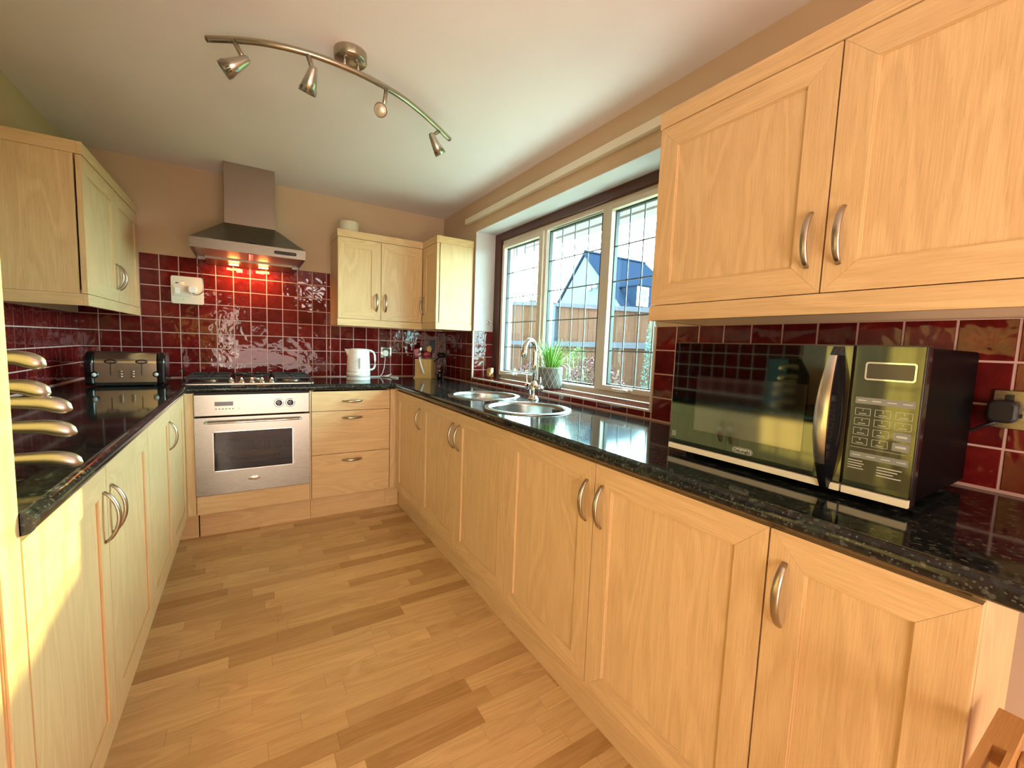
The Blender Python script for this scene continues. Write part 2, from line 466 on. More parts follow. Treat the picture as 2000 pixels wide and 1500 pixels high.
Z4, Z8 = TZ+4*TP, TZ+8*TP
GT = .0054
# grout beds
MB().box(XL, .541, YB-GT, YB, TZ, Z8).box(.541, XR, YB-GT, YB, TZ, Z4).build('grout', GROUT, wb)
tile_field(wb, XL+.002, .541, TZ, Z8, -.3794, lambda u, z: (u, YB-.001, z), 0)
tile_field(wb, .541, XR-.002, TZ, Z4, -.3794, lambda u, z: (u, YB-.001, z), 0)
MB().box(XL, XL+GT, .96, YB, TZ, Z4).build('grout', GROUT, wl)
tile_field(wl, 1.3, YB-.002, TZ, Z4, 3.4945, lambda u, z: (XL+.001, u, z), PI/2)
g = MB(); g.box(XR-GT, XR, WY1, YB, TZ, Z4); g.box(XR-GT, XR, -.25, WY0, TZ, Z4); g.box(XR-GT, XR, WY0, WY1, TZ, SILL-.006)
g.box(XR, XG-.02, WY1-GT, WY1, SILL, Z4); g.box(XR, XG-.02, WY0, WY0+GT, SILL, Z4)
g.box(XR, XG-.005, WY0, WY1, SILL-.012, SILL-.002)
g.build('grout', GROUT, wr)
tile_field(wr, WY1+.002, YB-.002, TZ, Z4, WY1+.002, lambda u, z: (XR-.001, u, z), -PI/2)
tile_field(wr, -.20, WY0-.006, TZ, Z4, 1.0998, lambda u, z: (XR-.001, u, z), -PI/2)
tile_field(wr, WY0-.004, WY1, TZ, SILL-.004, WY1, lambda u, z: (XR-.001, u, z), -PI/2)
for face, rz in ((WY1-.001, 0), (WY0+.001, PI)):
    for a, b in ((XR+.004, XR+.004+.088), (XR+.092, XG-.022)):
        z = SILL
        while z < Z4-.01:
            d = min([TZ+k*TP for k in range(6) if TZ+k*TP > z+.01])
            put_tile(wr, ((a+b)/2, face, (z+d)/2), rz, (b-a)-.0045, (d-z)-.0045); z = d
yy = WY1-.004
while yy > WY0+.02:
    a = max(yy-TP, WY0+.004)
    for x0, x1 in ((XR+.006, XR+.100), (XR+.100, XG-.024)):
        put_tile(wr, ((x0+x1)/2, (a+yy)/2, SILL-.0045), PI/2 if False else 0, (x1-x0)-.0045, (yy-a)-.0045, flat=True)
    yy -= TP
# white quadrant edging of sill and jambs
e = MB()
e.box(XR-.008, XR+.005, WY0-.008, WY1+.006, SILL-.008, SILL+.003)
e.box(XR-.008, XR+.004, WY1-.006, WY1+.006, SILL, Z4); e.box(XR-.008, XR+.004, WY0-.006, WY0+.006, SILL, Z4)
e.build('edge_trim', UPVC, wr, bevel=.002)
# bead along the worktop and wall
sb = MB()
sb.box(XL+GT, XR-GT, YB-.011, YB-.006, WZ, WZ+.007); sb.box(XL+.006, XL+.011, .96, YB, WZ, WZ+.007); sb.box(XR-.011, XR-.006, -.2, YB, WZ, WZ+.007)
lab(sb.build('sealant_bead', GROUT, wb), 'pale bead along the worktop')

# ------------------------------------------------------------------ window
win = bpy.data.objects.new('window_1', None); COL.objects.link(win); struct(win); win.location = (XG, 2.05, .95)
def WBX(name, boxes, m, parent=win, bev=.003):
    b = MB()
    for q in boxes: b.box(*q, g='z' if abs(q[5]-q[4]) > abs(q[3]-q[2]) else 'y')
    o = b.build(name, m, parent, bevel=bev)
    o.matrix_parent_inverse = Matrix.Translation(-Vector(win.location)) if parent is win else Matrix.Identity(4)
    return o
x0, x1 = XG-.012, XG+.085
WBX('timber_surround', [(XG-.035, XG+.09, 2.832, WY1, SILL, WZ1), (XG-.035, XG+.09, WY0, 1.252, SILL, WZ1), (XG-.035, XG+.09, 1.252, 2.832, 1.990, WZ1)], MAHOG)
WBX('outer_frame', [(XG-.015, XG+.06, 2.80, 2.832, .974, 1.990), (XG-.015, XG+.06, 1.252, 1.284, .974, 1.990),
    (XG-.015, XG+.06, 1.284, 2.80, .952, .985), (XG-.015, XG+.06, 1.284, 2.80, 1.958, 1.990),
    (XG-.015, XG+.06, 2.275, 2.325, .985, 1.958), (XG-.015, XG+.06, 1.715, 1.765, .985, 1.958)], UPVC)
panes = [(2.340, 2.785, 1.012, 1.926, True), (1.780, 2.262, .997, 1.948, False), (1.305, 1.682, 1.012, 1.936, True)]
for (a, b, c, d, opening) in panes:
    if opening:
        s_ = WBX('casement', [(XG-.030, XG+.02, a-.045, a, c-.03, d+.03), (XG-.030, XG+.02, b, b+.045 if b < 2.7 else b+.028, c-.03, d+.03),
              (XG-.030, XG+.02, a, b, c-.03, c), (XG-.030, XG+.02, a, b, d, d+.03)], UPVC)
        h = MB(); hy = (a+b)/2
        h.box(XG-.045, XG-.030, hy-.03, hy+.03, c-.022, c-.006); h.box(XG-.060, XG-.045, hy-.012, hy+.012, c-.020, c-.006); h.box(XG-.066, XG-.054, hy-.012, hy+.085, c-.017, c-.009)
        hh = h.build('window_handle', UPVC, win, bevel=.002); hh.matrix_parent_inverse = Matrix.Translation(-Vector(win.location))
    g = WBX('pane', [(XG+.012, XG+.016, a-.003, b+.003, c-.003, d+.003)], GLASS, bev=0)
    gk = MB(); q = .006
    gk.box(XG+.0, XG+.022, a-.001, a+q, c, d); gk.box(XG+.0, XG+.022, b-q, b+.001, c, d); gk.box(XG+.0, XG+.022, a, b, c-.001, c+q); gk.box(XG+.0, XG+.022, a, b, d-q, d+.001)
    gs = gk.build('gasket', BLACKM, g)
    for k in range(1, 4):
        yk = a+(b-a)*k/4; MB().box(XG+.0085, XG+.012, yk-.0032, yk+.0032, c, d).build('lead_strip', LEAD, g)
    for k in range(1, 5):
        zk = c+(d-c)*k/5; MB().box(XG+.008, XG+.0118, a, b, zk-.0032, zk+.0032).build('lead_strip', LEAD, g)

# ------------------------------------------------------------------ handle + door makers
def handle_bm(L=.130, out=.028, horiz=False):
    b = MB(); pts = []; rad = []
    n = 14
    for k in range(n+1):
        t = k/n; u = (t-.5)*L; d = out*(1-(2*t-1)**2)**.75+.001
        pts.append((u, -d, 0) if horiz else (0, -d, u)); rad.append(.0084-.0026*abs(2*t-1)**3)
    b.sweep(pts, .006, 10, flat=.62 if True else 1, up=(0, -1, 0), rad=rad)
    return b
hmesh = {}
def add_handle(door, x, z, y=-.019, horiz=False, L=.130):
    k = (horiz, L)
    if k not in hmesh:
        me = handle_bm(L, .028, horiz).mesh('handle'); me.materials.append(NICKEL); hmesh[k] = me
    o = bpy.data.objects.new('handle', hmesh[k]); COL.objects.link(o); o.parent = door; o.location = (x, y, z); return o
def shaker(parent, x0, x1, z0, z1, handle=None, st=.066, th=.019, name='door', hl=.130):
    """framed door in the local XZ plane; back face at y=0, front at y=-th"""
    b = MB(); r = [random.random()*9 for _ in range(4)]
    f = -th; e = .0012
    X = [x0, x0+st, x1-st, x1]; Z = [z0, z0+st, z1-st, z1]
    def tr(pts, grain, o):   # one mitred member, front + sides
        uv = [((p[1]+o, p[0]) if grain == 'z' else (p[0]+o, p[1])) for p in pts]
        b.quad([(p[0], f, p[1]) for p in pts], uv)
        n = len(pts)
        b.quad([(p[0], 0, p[1]) for p in pts[::-1]], uv[::-1])
        for k in (0, 2):
            p, q = pts[k], pts[(k+1) % n]
            b.quad([(p[0], 0, p[1]), (q[0], 0, q[1]), (q[0], f, q[1]), (p[0], f, p[1])], [(uv[k][0], 0), (uv[(k+1) % n][0], 0), (uv[(k+1) % n][0], .01), (uv[k][0], .01)])
        for k in (1, 3):
            p, q = pts[k], pts[(k+1) % n]
            b.quad([(p[0], 0, p[1]), (q[0], 0, q[1]), (q[0], f, q[1]), (p[0], f, p[1])], [(0, 0), (.02, 0), (.02, .01), (0, .01)])
    h = .00035
    tr([(X[0], Z[0]), (X[0], Z[3]), (X[1], Z[2]-h), (X[1], Z[1]+h)][::-1], 'z', r[0])
    tr([(X[3], Z[3]), (X[3], Z[0]), (X[2], Z[1]+h), (X[2], Z[2]-h)][::-1], 'z', r[1])
    tr([(X[3]-h, Z[0]), (X[0]+h, Z[0]), (X[1]+h, Z[1]), (X[2]-h, Z[1])][::-1], 'x', r[2])
    tr([(X[0]+h, Z[3]), (X[3]-h, Z[3]), (X[2]-h, Z[2]), (X[1]+h, Z[2])][::-1], 'x', r[3])
    d = b.build(name, BEECH, parent)
    MB().box(X[1]-.004, X[2]+.004, -th+.0055, -.004, Z[1]-.004, Z[2]+.004, g='z').build('panel', BEECH, d)
    # moulding step round the panel
    s = MB(); w_ = .0035
    for q in ((X[1]-.0005, X[1]+w_, Z[1], Z[2], 'z'), (X[2]-w_, X[2]+.0005, Z[1], Z[2], 'z'), (X[1]+w_, X[2]-w_, Z[1], Z[1]+w_, 'x'), (X[1]+w_, X[2]-w_, Z[2]-w_, Z[2], 'x')):
        s.box(q[0], q[1], -th+.0032, -th+.0060, q[2], q[3], g=q[4])
    s.build('bead', BEAD[0], d)
    if handle: add_handle(d, handle[0], handle[1], -th, L=hl)
    return d
def slab(parent, x0, x1, z0, z1, name='drawer', th=.019, handle=None, g='x'):
    d = MB().box(x0, x1, -th, 0, z0, z1, g=g).build(name, BEECH, parent, bevel=.0012)
    if handle: add_handle(d, handle[0], handle[1], -th, horiz=True, L=.128)
    return d
GAP = .0019
BEAD = [BEECH]
TH = .019
def base_unit(label, org, rz, w, doors, depth=.55, group=None, side=None, name='base_cabinet'):
    t = thing(name, label, 'cabinet', org, rz, group)
    b = MB(); p = .016
    b.box(0.0005, p, 0.007, depth, .153, .868, g='z'); b.box(w-p, w-.0005, 0.007, depth, .153, .868, g='z')
    b.box(p, w-p, .002, depth, .153, .169, g='x'); b.box(p, w-p, depth-.01, depth, .169, .868, g='z'); b.box(p, w-p, .002, .09, .852, .868, g='x')
    b.build('carcass', BEECH_EDGE, t)
    for (a, c, hs) in doors:
        hx = None if hs is None else ((a+.033, .738) if hs == 'l' else (c-.033, .738))
        shaker(t, a+GAP, c-GAP, .1525, .8615, hx)
    return t
OFFR = DR+TH   # body plane of the right run (local y=0), fronts at DR
# local X runs toward the camera on the right run
def Rorg(y): return (OFFR, y, 0)
base_unit('beech corner base cabinet in the far right corner beside the three drawers', Rorg(2.942), -PI/2, .526, [(0.02, .526, 'r')], .50)
MB  # (parts below)
base_unit('two-door beech sink cabinet under the round steel sinks', Rorg(2.416), -PI/2, 1.002, [(0, .501, 'r'), (.501, 1.002, 'l')], .50, 'beech double base cabinets along the right run')
base_unit('two-door beech base cabinet under the worktop left of the microwave', Rorg(1.414), -PI/2, 1.001, [(0, .500, 'r'), (.500, 1.001, 'l')], .50, 'beech double base cabinets along the right run')
eu = base_unit('single-door shallow beech end cabinet below the microwave', Rorg(.413), -PI/2, .274, [(0, .291, 'l')], .27)
lab(MB().box(.2745, .2905, .0012, .285, .0, .870, g='z').build('end_panel', BEECH, eu, bevel=.001), 'plain end panel reaching the floor')
# left run: local X runs away from the camera
BEAD[0] = BEECH_EDGE
OFFL = DL-TH
def Lorg(y): return (OFFL, y, 0)
base_unit('two-door beech base cabinet beside the tall unit, lit by the sun patch', Lorg(.960), PI/2, .994, [(0, .470, 'r'), (.470, .994, 'l')], .50, 'beech base cabinets along the left run')
base_unit('single-door beech base cabinet in the middle of the left run', Lorg(1.954), PI/2, .501, [(0, .501, 'r')], .50, 'beech base cabinets along the left run')
base_unit('beech base cabinet without a handle in the far left corner', Lorg(2.455), PI/2, .503, [(0, .503, None)], .50, 'beech base cabinets along the left run')

# back run
BEAD[0] = BEECH
OFFB = DB+TH
dn = thing('drawer_unit', 'beech three-drawer unit between the oven and the right run', 'drawer unit', (.3355, OFFB, 0))
dw = .507
b = MB(); b.box(.0, .016, .007, .52, .153, .868); b.box(dw-.016, dw, .0015, .52, .153, .868); b.box(.016, dw-.016, .007, .52, .153, .169, g='x'); b.box(.016, dw-.016, .5, .52, .169, .868)
b.build('carcass', BEECH_EDGE, dn)
slab(dn, .002, dw-.002, .7325, .8615, handle=(dw/2+.0, .795))
slab(dn, .002, dw-.002, .4430, .7295, handle=(dw/2, .683))
slab(dn, .002, dw-.002, .1525, .4400, handle=(dw/2, .395))
cp = MB(); cp.box(.8445, .8975, DB+.0, DB+.019, .1525, .868, g='z'); cp.box(.8790, .8975, 2.944, DB, .1525, .868, g='z')
tag(cp.build('corner_post', BEECH, bevel=.001), 'narrow beech corner post between the drawers and the right run', 'cabinet trim')
oh = thing('oven_housing', 'beech housing around the oven with side posts and a plain panel beneath', 'cabinet', (-.2695, OFFB, 0))
b = MB(); b.box(-.044, -.003, -.019, .0, .1525, .868, g='z'); lab(b.build('side_post', BEECH, oh, bevel=.001), 'wide post left of the oven')
MB().box(.5960, .6035, -.019, 0, .1525, .868, g='z').build('side_post', BEECH, oh, bevel=.001)
slab(oh, .001, .5945, .1525, .2630, name='filler_panel')
b = MB(); b.box(-.012, .0, .0015, .52, .1525, .868); b.box(.5955, .6035, .0015, .52, .1525, .868); b.box(0, .5955, .0015, .52, .245, .262, g='x'); b.build('carcass', BEECH_EDGE, oh)

# kickboards
def kick(label, q, g): return tag(MB().box(*q, g=g).build('kickboard', BEECH, bevel=.001), label, 'kickboard', 'beech kickboards round the floor')
PX = .9255
kick('short beech kickboard at the foot of the far right corner cabinet', (PX, PX+.016, 2.42, 3.018, .0, .150), 'y')
kick('long beech kickboard under the sink cabinet', (PX, PX+.016, 1.4175, 2.4185, .0, .150), 'y')
kick('long beech kickboard under the cabinets near the microwave', (PX, PX+.016, .141, 1.416, .0, .150), 'y')
kick('beech kickboard under the oven', (-.262, .3335, 3.020, 3.036, .0, .150), 'x')
kick('beech kickboard under the three drawers', (.3350, .8300, 3.020, 3.036, .0, .150), 'x')
kick('tiny beech kickboard in the right corner beside the drawer kickboard', (.8310, .9240, 3.020, 3.036, .0, .150), 'x')
kick('small beech kickboard left of the oven across a dark gap', (-.372, -.268, 3.020, 3.036, .0, .150), 'x')
kick('long beech kickboard set back under the left run', (-.376, -.360, .962, 3.018, .0, .150), 'y')

# ------------------------------------------------------------------ worktop
def nose_path():
    return [(DR-.020, -.06), (DR-.020, DB-.020), (DL+.020, DB-.020), (DL+.020, .957)]
path = nose_path()
R = .019
prof = []                      # (inset from the edge toward the counter, z), from top-back round to underside
for k in range(9):
    a = math.radians(90+180*k/8); prof.append((R+R*math.cos(a), (WZ+WU)/2+R*math.sin(a)))
prof = [(R, WZ)]+[(R-R*math.sin(math.radians(180*k/10)), (WZ+WU)/2+R*math.cos(math.radians(180*k/10))) for k in range(11)]+[(.10, WU)]
b = MB()
insets = []
# inward directions (toward counter): right leg +x, back leg +y, left leg -x
def off(d): return [(path[0][0]+d, path[0][1]), (path[1][0]+d, path[1][1]+d), (path[2][0]-d, path[2][1]+d), (path[3][0]-d, path[3][1])]
rows = [[b.bm.verts.new((p[0], p[1], z)) for p in off(d)] for d, z in prof]
for k in range(3):                # three legs with their own vertices, so each keeps a straight nosing
    leg = [[b.bm.verts.new((*off(d)[k+j], z)) for j in (0, 1)] for d, z in prof]
    for A, B in zip(leg, leg[1:]):
        f = b.bm.faces.new([A[0], A[1], B[1], B[0]]); f.smooth = True
for k in (0, 3):
    b.bm.faces.new([b.bm.verts.new(q[k].co) for q in rows[1:]])
inner = off(R)
outer = [(XR-.001, -.06), (XR-.001, YB-.001), (XL+.001, YB-.001), (XL+.001, .957)]
holes = []
SK = [(1.12, 1.645, .205), (1.155, 2.145, .205)]
for cx, cy, r in SK: holes.append([Vector((cx+(r-.012)*math.cos(2*PI*k/48), cy+(r-.012)*math.sin(2*PI*k/48), WZ)) for k in range(48)])
poly = [Vector((*p, WZ)) for p in inner]+[Vector((*p, WZ)) for p in outer[::-1]]
loops = [poly]+holes
tri = tessellate_polygon(loops); flat = [v for l in loops for v in l]
vs = [b.bm.verts.new(v) for v in flat]
for t in tri:
    try: b.bm.faces.new([vs[i] for i in t])
    except ValueError: pass
for h in holes:     # hole walls
    n = len(h); lo = [b.bm.verts.new(v-Vector((0, 0, .038))) for v in h]; up = [b.bm.verts.new(v) for v in h]
    for k in range(n): b.bm.faces.new([up[k], up[(k+1) % n], lo[(k+1) % n], lo[k]])
# near ends of the slab
for xa, xb, yv in ((DR-.020+R, XR-.001, -.06), (XL+.001, DL+.020-R, .957)):
    b.quad([(xa, yv, WU), (xb, yv, WU), (xb, yv, WZ), (xa, yv, WZ)])
wt = b.build('worktop', GRAN)
tag(wt, 'glossy black speckled worktop wrapping three sides of the kitchen', 'worktop')

# ------------------------------------------------------------------ tall unit on the left
BEAD[0] = BEECH_EDGE
tu = thing('tall_cabinet', 'tall beech larder unit at the left edge, lit bright yellow by the sun', 'cabinet', (OFFL, .357, 0), PI/2)
b = MB(); b.box(0, .018, .001, .53, 0, 2.15); b.box(.580, .5985, .001, .53, 0, 2.15); b.box(.018, .58, .001, .53, 2.13, 2.15, g='x'); b.box(.018, .58, .51, .53, .0, 2.13); b.box(.018, .58, .05, .066, 0, .15, g='x')
b.build('carcass', BEECH, tu)
shaker(tu, .0015, .5985, .1525, 1.62, (.035, 1.0))
shaker(tu, .0015, .5985, 1.624, 2.148, (.035, 1.70))

# ------------------------------------------------------------------ wall cabinets
def wall_unit(label, org, rz, w, doors, depth, group=None, ends=(True, True), hz=1.485):
    t = thing('wall_cabinet', label, 'cabinet', org, rz, group)
    b = MB(); p = .016
    b.box(.001, p, 0.007, depth, DZ0, DZ1); b.box(w-p, w-.001, 0.007, depth, DZ0, DZ1); b.box(p, w-p, .007, depth, DZ1-.016, DZ1, g='x'); b.box(p, w-p, depth-.008, depth, DZ0, DZ1)
    b.build('carcass', BEECH, t)
    MB().box(p, w-p, .002, depth-.008, DZ0, DZ0+.016, g='x').build('base_shelf', CARC, t)
    for (a, c, hs) in doors:
        hx = None if hs is None else ((a+.033, hz) if hs == 'l' else (c-.033, hz))
        shaker(t, a+GAP, c-GAP, DZ0+.0015, DZ1-.0015, hx)
    for nm, z0, z1, f in (('pelmet', CZ0, DZ0-.001, -.021), ('cornice', DZ1+.001, CZ1, -.023)):
        q = MB(); e0 = -.002 if ends[0] else 0; e1 = w+.002 if ends[1] else w
        q.box(e0, e1, f, f+.018, z0, z1, g='x')
        if ends[0]: q.box(e0, e0+.018, f+.018, depth, z0, z1, g='y')
        if ends[1]: q.box(e1-.018, e1, f+.018, depth, z0, z1, g='y')
        q.build(nm, BEECH, t, bevel=.0012)
    return t
BEAD[0] = BEECH
wall_unit('beech wall cabinet with two doors above the microwave', (1.162+TH, .991, 0), -PI/2, 1.008, [(0, .504, 'r'), (.504, 1.008, 'l')], XR-1.162-TH-.001, ends=(True, True))
wall_unit('two-door beech wall cabinet in the left corner above the toaster', (-.577-TH, 2.506, 0), PI/2, YB-2.506-.022, [(0, .512, 'r'), (.512, YB-2.506-.022, 'l')], XL*-1-.577-TH-.001, ends=(True, False))
tb = wall_unit('two-door beech wall cabinet right of the hood with a bowl on top', (.541, 3.233+TH, 0), 0, .621, [(0, .302, 'r'), (.302, .620, 'l')], YB-3.233-TH-.001-.008, ends=(True, False))
tc = wall_unit('beech corner wall cabinet beside the window above the utensil holder', (1.162+TH, 3.228, 0), -PI/2, .290, [(.0, .290, 'l')], XR-1.162-TH-.009, ends=(False, True))

# ------------------------------------------------------------------ oven
ov = thing('oven', 'built-in stainless steel oven with two black knobs and a glass door', 'oven', (-.2705, DB, 0))
# local: x 0..0.595, front y=0 (fronts protrude to -.005)
b = MB(); OX0, OX1 = .075, .510
b.box(.0, .595, .004, .012, .2665, .728)
body = MB(); body.box(.003, .592, .022, .50, .268, .272, mi=0)   # floor
body.box(.003, .020, .022, .50, .272, .868); body.box(.575, .592, .022, .50, .272, .868); body.box(.020, .575, .022, .5, .730, .868); body.box(.020, .575, .47, .50, .272, .730)
body.build('oven_body', BLACKM, ov)
WX0, WX1, WZA, WZB = .0855, .5005, .404, .642
d = MB()
for q in ((.0, WX0, .2675, .7255), (WX1, .595, .2675, .7255), (WX0, WX1, .2675, WZA), (WX0, WX1, WZB, .7255)):
    d.box(q[0], q[1], -.010, .018, q[2], q[3])
door = d.build('oven_door', STEEL, ov)
g = MB(); g.box(WX0-.001, WX1+.001, -.004, .000, WZA-.001, WZB+.001); g.build('glass_window', OVGLASS, door)
fr = MB(); 
for q in ((WX0, WX0+.004, WZA, WZB), (WX1-.004, WX1, WZA, WZB), (WX0, WX1, WZA, WZA+.004), (WX0, WX1, WZB-.004, WZB)): fr.box(q[0], q[1], -.0112, -.004, q[2], q[3])
fr.build('window_rim', CHROME, door)
hb = MB(); hz = .699
hb.sweep([(.052, -.011, hz), (.052, -.032, hz), (.058, -.040, hz), (.070, -.042, hz), (.30, -.042, hz), (.525, -.042, hz), (.537, -.040, hz), (.543, -.032, hz), (.543, -.011, hz)], .0062, 12)
hb.build('bar_handle', CHROME, door)
MB().lathe([(0, .002), (.020, .002), (.024, .0)], (.288, -.010, .345), 28, axis=(0, -1, 0), sx=1.35, sy=.62).build('badge', CHROME, door)
cpn = MB().box(.0, .595, -.010, .018, .7345, .8600).build('control_panel', STEEL, ov, bevel=.003)
MB().box(.098, .188, -.0112, -.010, .793, .817).build('display', LCD, cpn)
for k in range(6): MB().rrect(.0085, .0045, .002, .0015, (.104+k*.0165, -.010, .775)).build('button', BLACKM, cpn)
MB().lathe([(0, .001), (.002, .001)], (.216, -.0101, .775), 8, axis=(0, -1, 0)).build('indicator', BLACKM, cpn)
for kx in (.424, .486):
    rg = MB().lathe([(.0265, 0), (.0265, .004), (.023, .007), (.019, .006)], (kx, -.010, .800), 32, axis=(0, -1, 0)).build('knob_ring', CHROME, cpn)
    kn = MB(); kn.lathe([(.0185, 0), (.0175, .018), (.016, .020), (0, .020)], (kx, -.014, .800), 28, axis=(0, -1, 0)); kn.box(kx-.0035, kx+.0035, -.042, -.030, .784, .817); kn.build('knob', BLACK, cpn, bevel=.001)
# racks and tray inside
for z, nm in ((.500, 'rack'), (.437, 'rack')):
    r = MB(); r.cyl((.03, .045, z), (.565, .045, z), .0028, seg=8); r.cyl((.03, .44, z), (.565, .44, z), .0028, seg=8)
    for k in range(22):
        xx = .035+k*.0252; r.cyl((xx, .045, z+.003), (xx, .44, z+.003), .0014, seg=6, cap=False)
    r.build(nm, CHROME, ov)
MB().lathe([(0, 0), (.13, 0), (.165, .045), (.168, .045), (.133, -.003), (0, -.003)], (.30, .25, .4465), 32, sx=1.2).build('baking_dish', CREAMP, ov)
tcav = MB(); tcav.box(.0205, .0230, .03, .46, .274, .728); tcav.box(.5720, .5745, .03, .46, .274, .728); tcav.box(.023, .572, .462, .468, .274, .728); tcav.build('enamel_liner', mat('brown_enamel', (.10, .075, .04), .35), ov)

# ------------------------------------------------------------------ hob
hx0, hx1, hy0, hy1 = -.325, .360, 2.985, 3.475
hob = thing('gas_hob', 'five-burner gas hob on the worktop above the oven', 'hob', (.0175, 3.23, WZ))
HM = Matrix.Translation(-Vector((.0175, 3.23, WZ)))
def hbuild(bm_, nm, m, par=hob, bev=0):
    bmesh.ops.transform(bm_.bm, matrix=HM, verts=bm_.bm.verts); return bm_.build(nm, m, par, bevel=bev)
base = hbuild(MB().rrect(hx1-hx0, hy1-hy0, .02, .012, ((hx0+hx1)/2, (hy0+hy1)/2, WZ+.0005), plane='xy'), 'base_plate', STEEL, bev=.003)
for xa, xb in ((-.305, -.085), (.125, .345)):
    hbuild(MB().rrect(xb-xa, .43, .03, .003, ((xa+xb)/2, 3.245, WZ+.0125), plane='xy'), 'burner_well', BLACK, base)
for bx, by, br in ((-.20, 3.12, .032), (-.20, 3.35, .045), (.235, 3.12, .045), (.235, 3.35, .032), (.02, 3.30, .055)):
    q = hbuild(MB().lathe([(br+.008, 0), (br+.008, .008), (br, .012), (br*.8, .012)], (bx, by, WZ+.013), 28), 'burner', NICKEL, base)
    hbuild(MB().lathe([(br*.86, 0), (br*.86, .006), (br*.7, .009), (0, .009)], (bx, by, WZ+.025), 28), 'burner_cap', IRON, q)
def support(cx, cy, w, d):
    s = MB(); z = WZ+.043; t = .0055
    for sx in (-1, 1):
        s.box(cx+sx*w/2-t, cx+sx*w/2+t, cy-d/2, cy+d/2, z-.010, z+.002)
        for sy in (-1, 1):
            s.box(cx+sx*w/2-t, cx+sx*w/2+t, cy+sy*d/2-t, cy+sy*d/2+t, WZ+.0155, z+.002)
            s.box(cx+min(0, sx*w/2) if sx < 0 else cx+.025, cx-.025 if sx < 0 else cx+w/2, cy+sy*d/4-.004, cy+sy*d/4+.004, z-.006, z+.006)
    for sy in (-1, 1):
        s.box(cx-w/2, cx+w/2, cy+sy*d/2-t, cy+sy*d/2+t, z-.010, z+.002)
        for k in (-1, 1): s.box(cx-.004, cx+.004, cy+sy*d/4+k*.025 if k > 0 else cy+sy*d/4-.085, cy+sy*d/4+.085 if k > 0 else cy+sy*d/4-.025, z-.006, z+.006)
    s.box(cx-w/2, cx+w/2, cy-t, cy+t, z-.010, z+.002)
    return hbuild(s, 'pan_support', IRON, hob, .002)
support(-.205, 3.245, .20, .42); support(.240, 3.245, .20, .42)
s = MB(); z = WZ+.045
for k in range(6):
    a = k*PI/3; s.box(-.0, .0, 0, 0, 0, 0) if False else s.sweep([(.02+.035*math.cos(a), 3.30+.035*math.sin(a), z+.003), (.02+.095*math.cos(a), 3.30+.095*math.sin(a), z+.004), (.02+.10*math.cos(a), 3.30+.10*math.sin(a), z-.004), (.02+.10*math.cos(a), 3.30+.10*math.sin(a), WZ+.013)], .005, 6)
ringp = [(.02+.10*math.cos(t*PI/12), 3.30+.10*math.sin(t*PI/12), z-.004) for t in range(25)]
s.sweep(ringp, .005, 6); hbuild(s, 'pan_support', IRON, hob)
for k in range(5):
    kx = -.092+k*.053
    q = MB().lathe([(.017, 0), (.0165, .004), (.013, .006), (.0125, .022), (.011, .024), (0, .024)], (kx, 3.035, WZ+.0125), 20); q.box(kx-.003, kx+.003, 3.024, 3.046, WZ+.035, WZ+.041)
    hbuild(q, 'knob', CHROME, hob)
hbuild(MB().rrect(.055, .012, .004, .001, (.02, 2.998, WZ+.0127), plane='xy'), 'badge', BLACKM, base)

# ------------------------------------------------------------------ hood
hd = thing('cooker_hood', 'stainless steel chimney cooker hood on the back wall with two glowing lamps', 'cooker hood', (.02, YB, 1.66))
HM2 = Matrix.Translation(-Vector((.02, YB, 1.66)))
def h2(bm_, nm, m, par=hd, bev=0):
    bmesh.ops.transform(bm_.bm, matrix=HM2, verts=bm_.bm.verts); return bm_.build(nm, m, par, bevel=bev)
ax0, ax1, ay0, ay1 = -.279, .319, 3.062, YB-.0065
cx0, cx1, cy0 = -.118, .160, 3.270
h2(MB().box(cx0, cx1, cy0, YB-.001, 1.900, H-.001), 'chimney', STEELV, bev=.002)
q = MB(); lo, hi = 1.757, 1.905
T = [(cx0, cy0, hi), (cx1, cy0, hi), (cx1, ay1, hi), (cx0, ay1, hi)]; Bt = [(ax0, ay0, lo), (ax1, ay0, lo), (ax1, ay1, lo), (ax0, ay1, lo)]
for k in range(4): q.quad([Bt[k], Bt[(k+1) % 4], T[(k+1) % 4], T[k]])
q.quad(T); h2(q, 'canopy', STEEL)
q = MB(); z0, z1, t = 1.700, 1.757, .004
q.box(ax0, ax1, ay0, ay0+t, z0, z1); q.box(ax0, ax0+t, ay0+t, ay1, z0, z1); q.box(ax1-t, ax1, ay0+t, ay1, z0, z1); q.box(ax0+t, ax1-t, ay1-t, ay1, z0, z1)
fasc = h2(q, 'fascia', STEEL)
h2(MB().rrect(.125, .021, .0095, .0012, (.205, ay0, 1.727)), 'switch_strip', BLACK, fasc)
for k in range(5): h2(MB().rrect(.012, .009, .003, .001, (.160+k*.022, ay0-.0012, 1.727)), 'switch', BLACKM, fasc)
h2(MB().box(.000, .052, ay0+.016, ay0+.019, 1.770, 1.776), 'badge', BLACKM, fasc)
